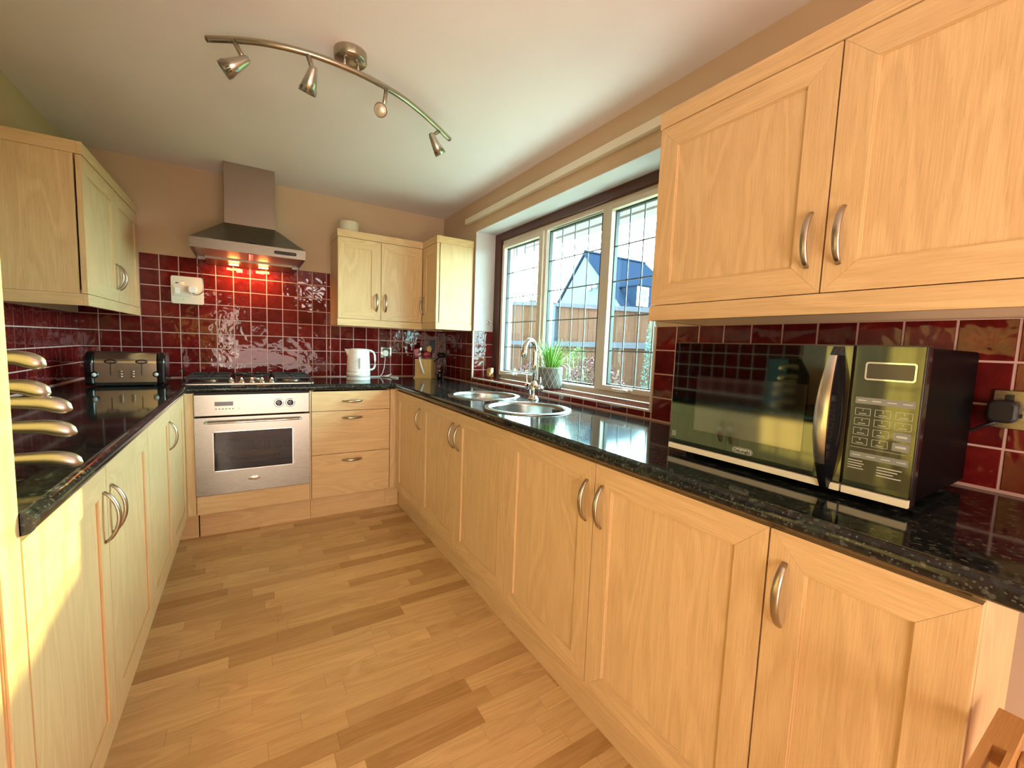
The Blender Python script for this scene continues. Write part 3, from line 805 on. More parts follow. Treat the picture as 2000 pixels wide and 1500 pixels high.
# underside: dark recess, two grease filters and a lamp bar
h2(MB().box(ax0+t, ax1-t, ay0+t, ay1-t, 1.716, 1.720), 'underside', metal('dim_steel', (.30, .24, .18), .4))
FLT = metal('filter_mesh', (.40, .32, .25), .45)
for a, c in ((ax0+.02, .008), (.032, ax1-.02)):
    f_ = MB(); f_.box(a, c, ay0+.03, ay1-.15, 1.708, 1.716)
    ff = h2(f_, 'grease_filter', FLT, bev=.002)
h2(MB().box(.008, .032, ay0+.03, ay1-.15, 1.700, 1.716), 'latch', CHROME)
lb = h2(MB().prism([(ay0+.10+.25, 1.716), (ay1-.02, 1.716), (ay1-.02, 1.672), (ay0+.10+.25, 1.695)], ax0+.05, ax1-.05, 'x'), 'lamp_bar', metal('dim_steel2', (.36, .29, .22), .4))
for lx in (-.075, .095):
    h2(MB().box(lx-.028, lx+.028, 3.425, 3.462, 1.672, 1.6775), 'lamp_lens', LED, lb)
    L_ = bpy.data.lights.new('hood_lamp', 'AREA'); L_.shape = 'RECTANGLE'; L_.size = .09; L_.size_y = .03; L_.energy = 1.3; L_.color = (1.0, .40, .12)
    lo_ = bpy.data.objects.new('hood_lamp', L_); COL.objects.link(lo_); lo_.location = (lx, 3.450, 1.668); lo_.rotation_euler = (math.radians(28), 0, 0)

# ------------------------------------------------------------------ cooker switch plate on back wall
def to(bm_, org, nm, m, par, bev=0, mats=None):
    bmesh.ops.transform(bm_.bm, matrix=Matrix.Translation(-Vector(org)), verts=bm_.bm.verts); return bm_.build(nm, m, par, bevel=bev)
yT = YB-.0075
sp = thing('switch_plate', 'large cream cooker switch plate with red lamp on the tiles left of the hood', 'switch', (-.336, yT, 1.488))
so = (-.336, yT, 1.488)
pl_ = to(MB().rrect(.172, .178, .012, .009, (-.336, yT, 1.488)), so, 'plate', CREAMP, sp, .002)
to(MB().rrect(.095, .075, .004, .004, (-.362, yT-.009, 1.485)), so, 'switch_rocker', CREAMP, pl_, .001)
to(MB().box(-.402, -.376, yT-.0165, yT-.012, 1.462, 1.500), so, 'switch_rocker', WHITEP, pl_, .001)
to(MB().rrect(.016, .006, .002, .002, (-.390, yT-.009, 1.532)), so, 'indicator', BLACKM, pl_)
to(MB().rrect(.016, .007, .003, .003, (-.360, yT-.009, 1.534)), so, 'indicator', NEON, pl_)
for z in (1.545, 1.428): to(MB().lathe([(0, .001), (.003, .001)], (-.360, yT-.009, z), 10, axis=(0, -1, 0)), so, 'screw', NICKEL, pl_)
pg = thing('plug', 'white plug pushed into the cream cooker switch plate', 'plug', (-.308, yT-.009, 1.495))
MB().rrect(.046, .046, .016, .026, (0, 0, 0)).build('plug_body', WHITEP, pg, bevel=.004)
c = MB().sweep([(0, -.016, -.022), (.012, -.018, -.034), (.035, -.012, -.030), (.060, -.004, -.005), (.062, -.002, .06), (.045, -.002, .12), (.025, -.003, .17), (.022, -.004, .21)], .0022, 8)
c.build('cable', BLACKM, pg)

# single chrome socket near the kettle
sk = thing('wall_socket', 'square chrome wall socket on the back tiles right of the kettle', 'socket', (.969, yT, 1.110))
MB().rrect(.086, .086, .004, .006, (0, 0, 0)).build('plate', CHROME, sk, bevel=.001)
MB().rrect(.060, .060, .003, .0015, (0, -.006, 0)).build('insert', BLACKM, sk)
MB().rrect(.012, .020, .002, .004, (.026, -.0075, .020)).build('switch_rocker', BLACKM, sk)
kp = thing('plug', 'white kettle plug in the chrome socket with a cable curling on the worktop', 'plug', (.957, yT-.006, 1.105))
MB().rrect(.046, .050, .018, .030, (0, -.0016, 0)).build('plug_body', WHITEP, kp, bevel=.004)
c = MB().sweep([(0, -.02, -.02), (-.004, -.024, -.06), (-.012, -.03, -.12), (-.026, -.035, -.165), (-.05, -.05, -.189), (-.08, -.06, -.190), (-.13, -.075, -.190), (-.19, -.14, -.190)], .003, 8); c.build('cable', WHITEP, kp)
c = MB().sweep([(-.045, -.05, -.186), (.0, -.06, -.182), (.04, -.055, -.172), (.045, -.05, -.168), (.01, -.065, -.186), (-.03, -.085, -.190), (.02, -.15, -.190), (.06, -.19, -.190)], .003, 8); c.build('cable', WHITEP, kp)

# ------------------------------------------------------------------ toaster
to_ = thing('toaster', 'four-slice polished steel toaster with black end caps in the left corner', 'toaster', (-.5625, 3.115, WZ), math.radians(2))
w2, dpt, hh = .1250, .105, .180
def toast_prof(d, z0, z1, r, n=8):
    P = [(-d, z0), (d, z0)]
    P += [(d-r+r*math.cos(math.radians(90*k/n)), z1-r+r*math.sin(math.radians(90*k/n))) for k in range(n+1)]
    P += [(-d+r-r*math.sin(math.radians(90*k/n)), z1-r+r*math.cos(math.radians(90*k/n))) for k in range(n+1)]
    return P
MB().prism(toast_prof(dpt, .022, hh, .055), -w2, w2, 'x', smooth=False).build('body', TOAST, to_)
for s_ in (-1, 1):
    x_a = s_*w2; e_ = MB(); 
    P0 = toast_prof(dpt+.004, .008, hh+.004, .058)
    e_.prism(P0, x_a, x_a+s_*.038, 'x'); e_.build('end_cap', BLACK, to_, bevel=.012, seg=4)
MB().box(-w2, w2, -dpt+.004, dpt-.004, .006, .022).build('base', BLACKM, to_)
for k in (-1, 1):
    for j in (-1, 1): MB().box(k*.062-.055, k*.062+.055, j*.035-.012, j*.035+.012, hh-.002, hh+.0015).build('slot', BLACKM, to_)
    MB().box(k*.062-.0018, k*.062+.0018, -dpt-.001, -dpt+.01, .060, .138).build('lever_slot', BLACKM, to_)
    lv = MB().lathe([(0, .016), (.022, .016), (.027, .008), (.024, 0)], (k*.062+.002, -dpt+.006, .133), 24, axis=(0, -1, 0), sx=1, sy=.42)
    bm_rot = lv.build('lever', BLACK, to_)
    MB().lathe([(0, .0175), (.019, .0175)], (k*.062+.002, -dpt+.006, .133), 24, axis=(0, -1, 0), sx=1, sy=.33).build('lever_cap', TOAST, bm_rot)
    for z in (.052, .066, .080): MB().lathe([(0, .004), (.0065, .004), (.008, 0)], (k*.024, -dpt, z), 16, axis=(0, -1, 0), sx=1.1, sy=.7).build('button', NICKEL, to_)
    kb = MB().lathe([(.017, 0), (.016, .010), (.012, .014)], (k*.124, -dpt-.002, .064), 24, axis=(0, -1, 0)).build('browning_dial', BLACK, to_)
    MB().lathe([(0, .015), (.0085, .015), (.010, .012)], (k*.124, -dpt-.002, .064), 20, axis=(0, -1, 0)).build('dial_cap', WHITEP, kb)
for sx in (-1, 1):
    for sy in (-1, 1): MB().cyl((sx*.11, sy*.08, 0), (sx*.11, sy*.08, .009), .010, seg=12).build('foot', BLACKM, to_)
MB().sweep([(.160, .09, .03), (.20, .09, .055), (.225, .10, .085), (.228, .12, .06), (.225, .13, .012), (.215, .15, .004)], .003, 8).build('cable', BLACKM, to_)

# ------------------------------------------------------------------ kettle
ke = thing('kettle', 'white ribbed plastic kettle with a grey water gauge on the back worktop', 'kettle', (.690, 3.26, WZ))
prof = [(.083, .0), (.084, .006), (.084, .022), (.0845, .024)]
MB().lathe([(0, 0)]+prof+[(0, .024)], seg=40).build('power_base', WHITEP, ke)
prof = [(.0, .027), (.083, .027), (.0835, .060), (.0815, .0605)]
prof += [(.0815, .062), (.0825, .063)]
z = .070
while z < .175:
    r = .0825-(z-.07)*.045
    prof += [(r, z), (r-.0007, z+.0052), (r-.0022, z+.006), (r-.0007, z+.0068)]; z += .0085
prof += [(.0765, .180), (.0755, .205), (.0745, .222), (.070, .228), (.045, .232), (0, .234)]
MB().lathe(prof, seg=44).build('jug', WHITEP, ke)
MB().lathe([(.0838, .0), (.0838, .0022)], (0, 0, .0245), 40).build('base_ring', GREYP, ke)
MB().lathe([(.0838, .0), (.0838, .0022)], (0, 0, .060), 40).build('band', NICKEL, ke)
spt = MB(); spt.quad([(-.070, -.030, .226), (-.098, -.004, .228), (-.098, .004, .228), (-.070, .030, .226)]); spt.quad([(-.070, -.030, .226), (-.072, -.022, .165), (-.098, -.004, .228)]) ; spt.quad([(-.070, .030, .226), (-.098, .004, .228), (-.072, .022, .165)]); spt.quad([(-.098, -.004, .228), (-.072, -.022, .165), (-.072, .022, .165), (-.098, .004, .228)])
spt.build('spout', WHITEP, ke)
MB().sweep([(.062, -.01, .222), (.085, -.014, .219), (.103, -.018, .208), (.113, -.020, .185), (.115, -.020, .15), (.114, -.020, .11), (.108, -.018, .088), (.095, -.015, .078), (.070, -.010, .076)], .009, 12, flat=.8).build('handle', WHITEP, ke)
MB().rrect(.009, .080, .0045, .002, (-.010, -.0805, .125)).build('water_gauge', GREYP, ke, loc=None)
MB().rrect(.024, .003, .001, .0008, (0, -.0832, .048)).build('print', GREYP, ke)

# ------------------------------------------------------------------ bowl on the cabinet
bw = tag(MB().lathe([(0, .004), (.045, .004), (.066, .022), (.072, .060), (.070, .061), (.063, .024), (.040, .008), (0, .008), ][:1]+[(0, 0), (.042, 0), (.058, .010), (.068, .050), (.072, .132), (.0695, .133), (.065, .052), (.056, .016), (0, .006)], seg=40).build('bowl', CERAM, loc=(.640, 3.36, DZ1+.0005)), 'cream ceramic bowl on top of the wall cabinet right of the hood', 'bowl')

# ------------------------------------------------------------------ utensil holder and utensils
UR = math.radians(-40); UX, UY = 1.245, 3.36
uh = thing('utensil_holder', 'square pale wooden utensil holder in the far right corner', 'utensil holder', (UX, UY, WZ), UR)
b = MB(); hw, hd_, hz_ = .066, .066, .160; t = .009
b.box(-hw, hw, -hd_, -hd_+t, .010, hz_, g='z'); b.box(-hw, hw, hd_-t, hd_, .010, hz_); b.box(-hw, -hw+t, -hd_+t, hd_-t, .010, hz_); b.box(hw-t, hw, -hd_+t, hd_-t, .010, hz_)
b.build('box', BLOCKW, uh, bevel=.002)
MB().box(-hw-.008, hw+.008, -hd_-.008, hd_+.008, 0, .010, g='x').build('base', BLOCKW, uh, bevel=.002)
MB().box(-hw-.0, -hw+.0, 0, 0, 0, 0) if False else None
def U(dx, dy, dz):   # holder-local to world
    return Vector((UX+dx*math.cos(UR)-dy*math.sin(UR), UY+dx*math.sin(UR)+dy*math.cos(UR), WZ+dz))
G = 'kitchen utensils in and on the wooden holder'
sp_ = thing('wooden_spoon', 'wooden spoon with a round pale bowl standing in the utensil holder', 'utensil', U(0, 0, .012), 0, G)
MB().sweep([(0, 0, 0), (.02, .0, .15), (.026, 0, .20)], .005, 10).build('spoon_handle', BLOCKW, sp_); MB().ball((.030, -.004, .228), .027, 20, sc=(.85, .28, 1.15)).build('spoon_bowl', BLOCKW, sp_)
rs = thing('spatula', 'dark red silicone spatula standing in the utensil holder', 'utensil', U(-.02, -.01, .012), 0, G)
MB().sweep([(0, 0, 0), (0, 0, .15), (.004, 0, .19)], .005, 8).build('spatula_handle', RED, rs)
MB().box(-.022, .024, -.004, .004, .165, .235).build('spatula_blade', RED, rs, bevel=.003).rotation_euler = (0, -.25, 0)
rb = thing('serving_spoon', 'wide red serving spoon leaning right in the utensil holder', 'utensil', U(.005, -.02, .012), 0, G)
MB().sweep([(0, 0, 0), (.01, 0, .15)], .005, 8).build('spoon_handle', RED, rb); MB().ball((.018, 0, .185), .033, 18, sc=(1.1, .3, .75)).build('spoon_bowl', RED, rb)
gs_ = thing('steel_spoon', 'grey steel spoon standing at the left of the utensil holder', 'utensil', U(-.035, .01, .012), 0, G)
MB().sweep([(0, 0, 0), (-.004, 0, .16), (-.008, 0, .205)], .003, 8).build('spoon_handle', NICKEL, gs_); MB().ball((-.008, 0, .225), .022, 16, sc=(.75, .3, 1.2)).build('spoon_bowl', NICKEL, gs_)
for (lx, ly, tilt, lbl, nm, kind) in ((.025, .02, (.038, .012), 'black plastic slotted turner standing tallest in the utensil holder', 'slotted_turner', 0), (.038, .0, (.115, .0), 'black plastic ladle leaning far right out of the utensil holder', 'ladle', 1)):
    q = thing(nm, lbl, 'utensil', U(lx, ly, .012), 0, G)
    top = .225 if kind == 0 else .165
    MB().sweep([(0, 0, 0), (tilt[0]*.25, 0, .12), (tilt[0]*.75, tilt[1], top)], .005, 8).build('utensil_handle', BLACKM, q)
    if kind == 0: MB().box(tilt[0]*.75-.022, tilt[0]*.75+.026, tilt[1]-.003, tilt[1]+.003, .215, .305).build('utensil_head', BLACKM, q, bevel=.006)
    else: MB().ball((tilt[0]*.75+.018, tilt[1], .180), .036, 18, sc=(1.1, .8, .55)).build('utensil_head', BLACKM, q)
wh = thing('whisk', 'wire whisk hooked over the left rim of the utensil holder', 'utensil', U(-.045, -.03, .012), 0, G)
wb_ = MB()
for k in range(5):
    a = k*PI/5; wb_.sweep([(.014*math.cos(a)*math.sin(t), .014*math.sin(a)*math.sin(t), .150+.030*(1-math.cos(t))) for t in [PI*2*j/16 for j in range(17)]], .0009, 5)
wb_.build('wires', CHROME, wh); MB().sweep([(0, 0, 0), (0, 0, .152)], .004, 8).build('whisk_handle', CHROME, wh)
pe = thing('tongs', 'thin steel tongs standing at the right of the utensil holder', 'utensil', U(.045, -.03, .012), 0, G)
MB().sweep([(0, 0, 0), (.006, 0, .13), (.014, 0, .185)], .0028, 8, flat=.5).build('tong_arm', CHROME, pe); MB().sweep([(0, .004, 0), (.001, .004, .13), (.000, .004, .178)], .0028, 8, flat=.5).build('tong_arm', CHROME, pe)
wk = thing('paring_knife', 'white plastic handled knife hooked diagonally down the front of the utensil holder', 'utensil', (UX, UY, WZ), UR, G)
MB().sweep([(-.028, -.060, .178), (-.022, -.074, .150), (-.010, -.077, .110), (.016, -.077, .040)], .0085, 8, flat=.55, up=(0, 1, 0)).build('knife_handle', WHITEP, wk)
MB().sweep([(-.028, -.060, .178), (-.030, -.045, .186), (-.032, -.030, .182), (-.032, -.022, .165)], .003, 6).build('hook', BLACKM, wk)
pm = thing('pepper_mill', 'small black mill with a shiny knob behind the utensil holder', 'pepper mill', (1.362, 3.330, WZ))
MB().lathe([(0, 0), (.020, 0), (.019, .02), (.014, .035), (.018, .05), (0, .052)], seg=24).build('mill_body', BLACK, pm); MB().ball((0, 0, .062), .011, 14).build('mill_knob', CHROME, pm)

# ------------------------------------------------------------------ sinks and tap
for (cx, cy, r), lbl, dp, bowl in ((SK[0], 'round stainless steel sink bowl nearest the microwave', .16, True), (SK[1], 'round stainless steel drainer bowl farther from the camera', .10, False)):
    s_ = thing('sink_bowl', lbl, 'sink', (cx, cy, WZ), 0, 'round inset steel sinks')
    ri = r-.030
    MB().lathe([(r+.005, .0008), (r+.005, .0035), (r-.004, .0062), (ri+.006, .0062), (ri, .003), (ri-.001, -.010), (ri-.006, -dp+.035), (ri-.018, -dp+.012), (ri-.045, -dp), (.045, -dp-.006), (.043, -dp-.006), (.040, -dp-.009), (0, -dp-.009)], seg=72).build('bowl', SINK, s_)
    MB().lathe([(0, -dp-.0035), (.030, -dp-.0035), (.041, -dp-.001), (.043, -dp-.005)], seg=32).build('drain', CHROME, s_)
    if bowl: MB().box(ri-.010, ri-.004, -.022, .022, -.040, -.016).build('overflow', BLACKM, s_, bevel=.001)
tx, ty = 1.348, 1.925
tp_ = thing('mixer_tap', 'tall chrome mixer tap with a hooked spout and two levers behind the sinks', 'tap', (tx, ty, WZ))
MB().lathe([(0, 0), (.034, 0), (.034, .004), (.026, .009), (.022, .030), (.026, .050), (.027, .066), (.022, .082), (.016, .095), (.0135, .10), (0, .10)], seg=32).build('tap_body', CHROME, tp_)
MB().sweep([(0, .052, .068), (0, .030, .070), (0, -.030, .070), (0, -.052, .068)], .015, 16).build('crossbar', CHROME, tp_)
for s_ in (-1, 1):
    q = MB(); q.lathe([(.017, 0), (.019, .012), (.016, .022), (0, .024)], (0, s_*.048, .068), 24, axis=(0, s_, 0)); q.sweep([(0, s_*.062, .075), (-.004, s_*.066, .095), (-.006, s_*.068, .125)], .0034, 8); q.ball((-.006, s_*.068, .127), .0045, 10); q.build('lever', CHROME, tp_)
pts = [(0, 0, .09), (0, 0, .20), (0, 0, .255)]
for k in range(1, 11):
    a = math.radians(165*k/10); pts.append((-.050+.050*math.cos(a), .0, .270+.058*math.sin(a)))
lx_, lz_ = pts[-1][0], pts[-1][2]
pts += [(lx_-.006, 0, lz_-.025), (lx_-.010, 0, lz_-.05)]
rad = [.0125, .0125, .0125]+[.0125+.0015*k/10 for k in range(10)]+[.016, .0165]
sp2 = MB().sweep(pts, .012, 18, up=(0, 1, 0), rad=rad).build('spout', CHROME, tp_); sp2.rotation_euler = (0, 0, math.radians(20))

# ------------------------------------------------------------------ plant on the sill
px_, py_ = 1.572, 2.075
pt = thing('potted_plant', 'spiky green plant in a grey diamond-patterned pot on the window sill', 'plant', (px_, py_, SILL+.0025))
PR, PH = .0735, .130
m = mat('grey_pot_body', (.15, .145, .13), .6, spec=.2)
MB().lathe([(0, 0), (PR-.006, 0), (PR-.001, .004), (PR-.001, PH-.003), (PR-.003, PH), (PR-.007, PH), (PR-.008, .018), (0, .018)], seg=56).build('pot', m, pt)
LAT = mat('pale_pot_lattice', (.40, .39, .35), .6, spec=.2); lt = MB(); nn = 14
for sgn in (-1, 1):
    for k in range(nn):
        a0 = 2*PI*k/nn
        lt.sweep([((PR-.0004)*math.cos(a0+sgn*u*2*PI/nn*1.75), (PR-.0004)*math.sin(a0+sgn*u*2*PI/nn*1.75), .003+u*(PH-.007)) for u in [j/14 for j in range(15)]], .0016, 5, cap=True)
lt.lathe([(PR-.001, PH-.006), (PR+.0008, PH-.004), (PR+.0006, PH), (PR-.004, PH+.0008), (PR-.007, PH)], seg=56)
lt.build('lattice', LAT, pt)
MB().lathe([(0, 0), (PR-.009, 0)], (0, 0, PH-.018), 32).build('soil', mat('soil', (.05, .035, .02), .9), pt)
def leafmat(name, a, b):
    m = mat(name, a, .38); v = mapped(m, 'UV', (1, 1, 1), 3); n = noise(m, v, 3, 2)
    LK(m, ramp(m, n, [(.3, a), (.7, b)]), bsdf(m).inputs['Base Color']); return m
LF = leafmat('leaf_green', (.09, .24, .025), (.22, .46, .06)); LF2 = leafmat('leaf_pale', (.26, .44, .16), (.48, .64, .34))
def blade(dirx, diry, L, lean, w, droop, m):
    b = MB(); n = 12; prev = None; hx = math.hypot(dirx, diry); d = Vector((dirx/hx, diry/hx, 0)); side = Vector((-d.y, d.x, 0))
    p = Vector((dirx*.030, diry*.030, PH-.02)); ang = math.radians(90-lean)
    for k in range(n+1):
        t = k/n; ww = w*(math.sin(PI*min(1, t*.75+.25)))**.8*(1-t**3)+.0004
        ctr = p; nrm = d*math.cos(ang+PI/2)+Vector((0, 0, 1))*math.sin(ang+PI/2)
        cur = [b.bm.verts.new(ctr-side*ww+nrm*ww*.35), b.bm.verts.new(ctr), b.bm.verts.new(ctr+side*ww+nrm*ww*.35)]
        if prev:
            for j in (0, 1):
                f = b.bm.faces.new([prev[j], prev[j+1], cur[j+1], cur[j]]); f.smooth = True
                for l in f.loops: l[b.uv].uv = (t*2, j)
        prev = cur; step = L/n
        p = p+step*(d*math.cos(ang)+Vector((0, 0, 1))*math.sin(ang)); ang -= droop/n*(0.4+1.6*t)
    o = b.build('leaf', m, pt); sf = o.modifiers.new('s', 'SOLIDIFY'); sf.thickness = .0008
rs_ = random.Random(3)
for k in range(64):
    a = rs_.uniform(0, 2*PI); rr = rs_.uniform(.15, 1)
    blade(math.cos(a)*rr, math.sin(a)*rr, rs_.uniform(.14, .235)*(1.1-.25*rr), rs_.uniform(8, 48)*rr+6, rs_.uniform(.004, .0068), rs_.uniform(.1, .7), LF if rs_.random() < .75 else LF2)
blade(.75, -.62, .245, 33, .0065, .15, LF); blade(.55, -.5, .20, 22, .0062, .1, LF); blade(-.6, .55, .19, 12, .006, .1, LF2); blade(-.3, .3, .18, 16, .005, .1, LF); blade(-.9, .5, .15, 45, .005, .2, LF)
for L, dr in ((.19, 3.4), (.16, 3.9)): blade(.30, -.85, L, 35, .0035, dr, LF2)

gv = thing('votive_holder', 'small mottled brass glass votive on the far end of the window sill', 'candle holder', (1.560, 2.815, SILL+.0025))
MB().lathe([(0, 0), (.024, 0), (.026, .004), (.027, .078), (.0255, .079), (.024, .006), (0, .006)], seg=32).build('glass_cup', GOLD, gv)
hk = thing('curtain_hook', 'small chrome tieback hook on the white window reveal', 'hook', (1.585, WY1-.004, 1.375))
MB().lathe([(0, .006), (.012, .006), (.014, 0)], (0, 0, 0), 20, axis=(0, -1, 0)).build('back_plate', CHROME, hk)
MB().sweep([(0, -.006, 0), (.0, -.022, -.004), (-.004, -.030, .008), (-.006, -.028, .02)], .003, 8).build('upper_hook', CHROME, hk); MB().sweep([(0, -.006, -.006), (.006, -.02, -.014), (.022, -.024, -.014), (.036, -.024, -.004)], .003, 8).build('lower_hook', CHROME, hk)

# ------------------------------------------------------------------ microwave
mw = thing('microwave', 'black mirror-fronted microwave standing on the right worktop', 'microwave', (1.06, .7985, WZ), -PI/2)
# local: x 0..0.543 toward camera, front y=0, depth to +.37
MWW, MWD, z0, z1 = .5425, .374, .012, .322
b = MB(); b.box(.004, MWW-.004, .020, MWD, z0+.004, z1-.003); b.build('case', mat('black_painted_case', (.002, .002, .0025), .45, spec=.05), mw, bevel=.006)
bz = MB().box(0, MWW, .002, .026, z0, z1).build('front_surround', BLACK, mw, bevel=.003)
dx = .430
dr = MB().box(.003, dx, -.006, .003, z0+.020, z1-.002).build('door', MWGLASS, mw, bevel=.001)
MB().box(.080, .352, -.0066, -.006, .080, .232).build('mesh_window', MWMESH, dr)
cpn = MB().box(dx+.004, MWW-.002, -.006, .003, z0+.020, z1-.002).build('control_panel', MWGLASS, mw, bevel=.001)
MB().box(.003, dx, -.008, .002, z0+.002, z0+.0165).build('bottom_strip', CREAMSTRIP, mw); MB().box(dx+.004, MWW-.002, -.008, .002, z0+.002, z0+.0165).build('bottom_strip', CREAMSTRIP, mw)
# bowed door handle
hp = []; hx_ = dx-.024
b = MB(); n = 16; rowsL = []
for k in range(n+1):
    t = k/n; z = z0+.002+t*(z1-z0-.006); bow = .006+.048*math.sin(PI*t)**.8; wv = .004+.0085*math.sin(PI*t)
    rowsL.append([b.bm.verts.new(v) for v in ((hx_-wv-.006, -.006-bow*.75, z), (hx_-wv*.2, -.006-bow, z), (hx_+wv, -.006-bow*.95, z), (hx_+wv*1.2+.004, -.004, z), (hx_-wv*.6, -.004, z))])
for A, B in zip(rowsL, rowsL[1:]):
    for j in range(5):
        f = b.bm.faces.new([A[j], A[(j+1) % 5], B[(j+1) % 5], B[j]]); f.smooth = False
b.bm.faces.new(rowsL[0][::-1]); b.bm.faces.new(rowsL[-1]); hh = b.build('door_handle', BLACK, dr)
b = MB(); prev = None
for k in range(3, n):
    t = k/n; z = z0+.002+t*(z1-z0-.006); bow = .006+.048*math.sin(PI*t)**.8; wv = .004+.0085*math.sin(PI*t)
    cur = [b.bm.verts.new(v) for v in ((hx_-wv-.0065, -.0072-bow*.75, z), (hx_-wv*.2-.0002, -.0078-bow, z), (hx_+wv-.002, -.0073-bow*.95, z))]
    if prev:
        for j in (0, 1): f = b.bm.faces.new([prev[j], prev[j+1], cur[j+1], cur[j]]); f.smooth = True
    prev = cur
b.build('handle_face', metal('pale_handle_steel', (.80, .76, .70), .26), hh)
# badge with lettering
FR = Matrix.Rotation(PI/2, 4, 'X')      # text plane -> XZ facing -y
bd = MB().rrect(.050, .0135, .0066, .0010, (.220, -.0062, .0505)).build('badge', PRINTD, dr)
MB().rrect(.0475, .0110, .0054, .0004, (.220, -.0072, .0505)).build('badge_face', PRINT, bd)
MB().rrect(.0520, .0155, .0076, .0005, (.220, -.0060, .0505)).build('badge_rim', PRINT, bd)
text('DeLonghi', .0112, 'lettering', PRINTD, dr, Matrix.Translation((.220, -.0078, .0500)) @ FR, bold=.0003, sx=.95)
MB().rrect(.014, .016, .001, .0004, (.018, -.0060, .058)).build('corner_print', GREYP, dr)
cxm = (dx+MWW)/2
rim = MB(); rim.rrect(.078, .036, .005, .0022, (cxm+.006, -.006, .270)); rim.build('display_rim', CHROME, cpn); MB().rrect(.072, .030, .003, .0006, (cxm+.006, -.0082, .270)).build('display', LCD, cpn)
for j, (zc, n_) in enumerate(((.210, 4), (.098, 4))):
    MB().rrect(.092, .013, .001, .0003, (cxm+.002, -.006, zc)).build('key_strip', GREYP, cpn)
    for k in range(n_): MB().box(cxm-.040+k*.0235, cxm-.026+k*.0235, -.0066, -.0063, zc-.001, zc+.001).build('print', PRINT, cpn)
lbls = ['1', '2', '3', '4', '5', '6', '7', '8', '', '9', '0', '']
for r_i in range(4):
    for c_i in range(3):
        cxk, czk = cxm-.030+c_i*.032, .187-r_i*.020
        if c_i == 2 and r_i >= 2:
            MB().rrect(.026, .016, .002, .0003, (cxk, -.006, czk)).build('key', GREYP, cpn); MB().box(cxk-.008, cxk+.008, -.0066, -.0063, czk-.002, czk+.002).build('print', PRINT, cpn); continue
        k_ = MB(); ww, hh_ = .0125, .0072
        for q in ((-ww, ww, hh_-.0006, hh_), (-ww, ww, -hh_, -hh_+.0006), (-ww, -ww+.0006, -hh_, hh_), (ww-.0006, ww, -hh_, hh_)): k_.box(cxk+q[0], cxk+q[1], -.0064, -.006, czk+q[2], czk+q[3])
        k_.box(cxk-.006, cxk+.006, -.0064, -.006, czk-.0042, czk-.0030)
        kk = k_.build('key', PRINT, cpn)
        text(lbls[r_i*3+c_i], .0055, 'numeral', PRINT, kk, Matrix.Translation((cxk, -.0063, czk+.0030)) @ FR)
ln = MB()
for k in range(4):
    ln.box(cxm-.046, cxm-.022+.003*(k % 2), -.0063, -.006, .085-k*.0052, .0868-k*.0052); ln.box(cxm+.002, cxm+.040-.006*(k % 3), -.0063, -.006, .080-k*.0056, .0820-k*.0056)
ln.box(cxm-.045, cxm+.042, -.0063, -.006, .1135, .1141); ln.build('printed_lines', PRINT, cpn)
for sx in (.04, MWW-.04):
    for sy in (.05, MWD-.04): MB().cyl((sx, sy, 0), (sx, sy, .017), .014, .016, seg=14).build('foot', BLACKM, mw)

# double socket on right wall beyond the microwave
ds = thing('wall_socket', 'double brushed steel socket on the right wall behind the microwave', 'socket', (XR-.0075, .160, 1.102), -PI/2)
MB().rrect(.146, .086, .004, .006, (0, 0, 0)).build('plate', STEEL, ds, bevel=.001)
for s_ in (-1, 1):
    MB().rrect(.014, .024, .002, .005, (s_*.048, -.006, .022)).build('switch_rocker', BLACK, ds)
    for q in ((-.011, -.012, .0065, .0045), (.011, -.012, .0065, .0045), (0, .010, .004, .010)): MB().box(s_*.022+q[0]-q[2], s_*.022+q[0]+q[2], -.0067, -.006, q[1]-q[3], q[1]+q[3]).build('pin_hole', BLACKM, ds)
bp = thing('plug', 'black plug in the double socket behind the microwave', 'plug', (XR-.0135, .214, 1.098), -PI/2)
MB().rrect(.046, .050, .014, .030, (0, -.001, 0)).build('plug_body', BLACKM, bp, bevel=.005); MB().sweep([(-.004, -.012, -.022), (-.03, -.008, -.04), (-.07, -.007, -.07), (-.12, -.007, -.12), (-.18, -.007, -.17)], .0035, 8).build('cable', BLACKM, bp)

# ------------------------------------------------------------------ knife block on the left worktop
kb = thing('knife_block', 'black knife block mostly hidden behind the tall unit', 'knife block', (-.62, 1.26, WZ))
b = MB(); P = [(-.14, 0), (.155, 0), (.135, .28), (-.02, .28), (-.14, .18)]
b.prism(P, -.055, .055, 'y'); b.build('block', BLACKM, kb, bevel=.004)
MB().box(-.02, .10, -.02, .02, .2805, .2815).build('colour_label', mat('label_print', (.25, .42, .30), .5), kb)
KN = [(-.335, 1.140, .150), (-.331, 1.085, .155), (-.302, 1.053, .19), (-.297, 1.005, .20), (-.291, .942, .21)]
for i, (xe, ze, L) in enumerate(KN):
    words = ['topmost', 'second from the top', 'middle', 'second from the bottom', 'lowest'][i]
    k_ = thing('knife', 'steel-handled knife in the block at the left, %s of the five' % words, 'knife', (xe-.10, 1.175, ze), 0, 'knives in the black block')
    pts = []; rad = []
    n = 36
    for j in range(n+1):
        t = j/n; x = -L*.55+(L*.55+.10)*t
        zz = .002+.006*math.sin(min(1, t*1.05)*PI*.95)+(-.012*max(0, (t-.78)/.22)**1.6); pts.append((x, 0, zz))
        rad.append(.0125-.0045*math.sin(PI*min(1, max(0, (t-.25)/.6)))*.7 if t < .9 else .0122*math.sqrt(max(.02, 1-((t-.9)/.1)**2)))
    MB().sweep(pts, .01, 14, flat=1.25, up=(0, 0, 1), rad=rad).build('knife_handle', KNIFE, k_)

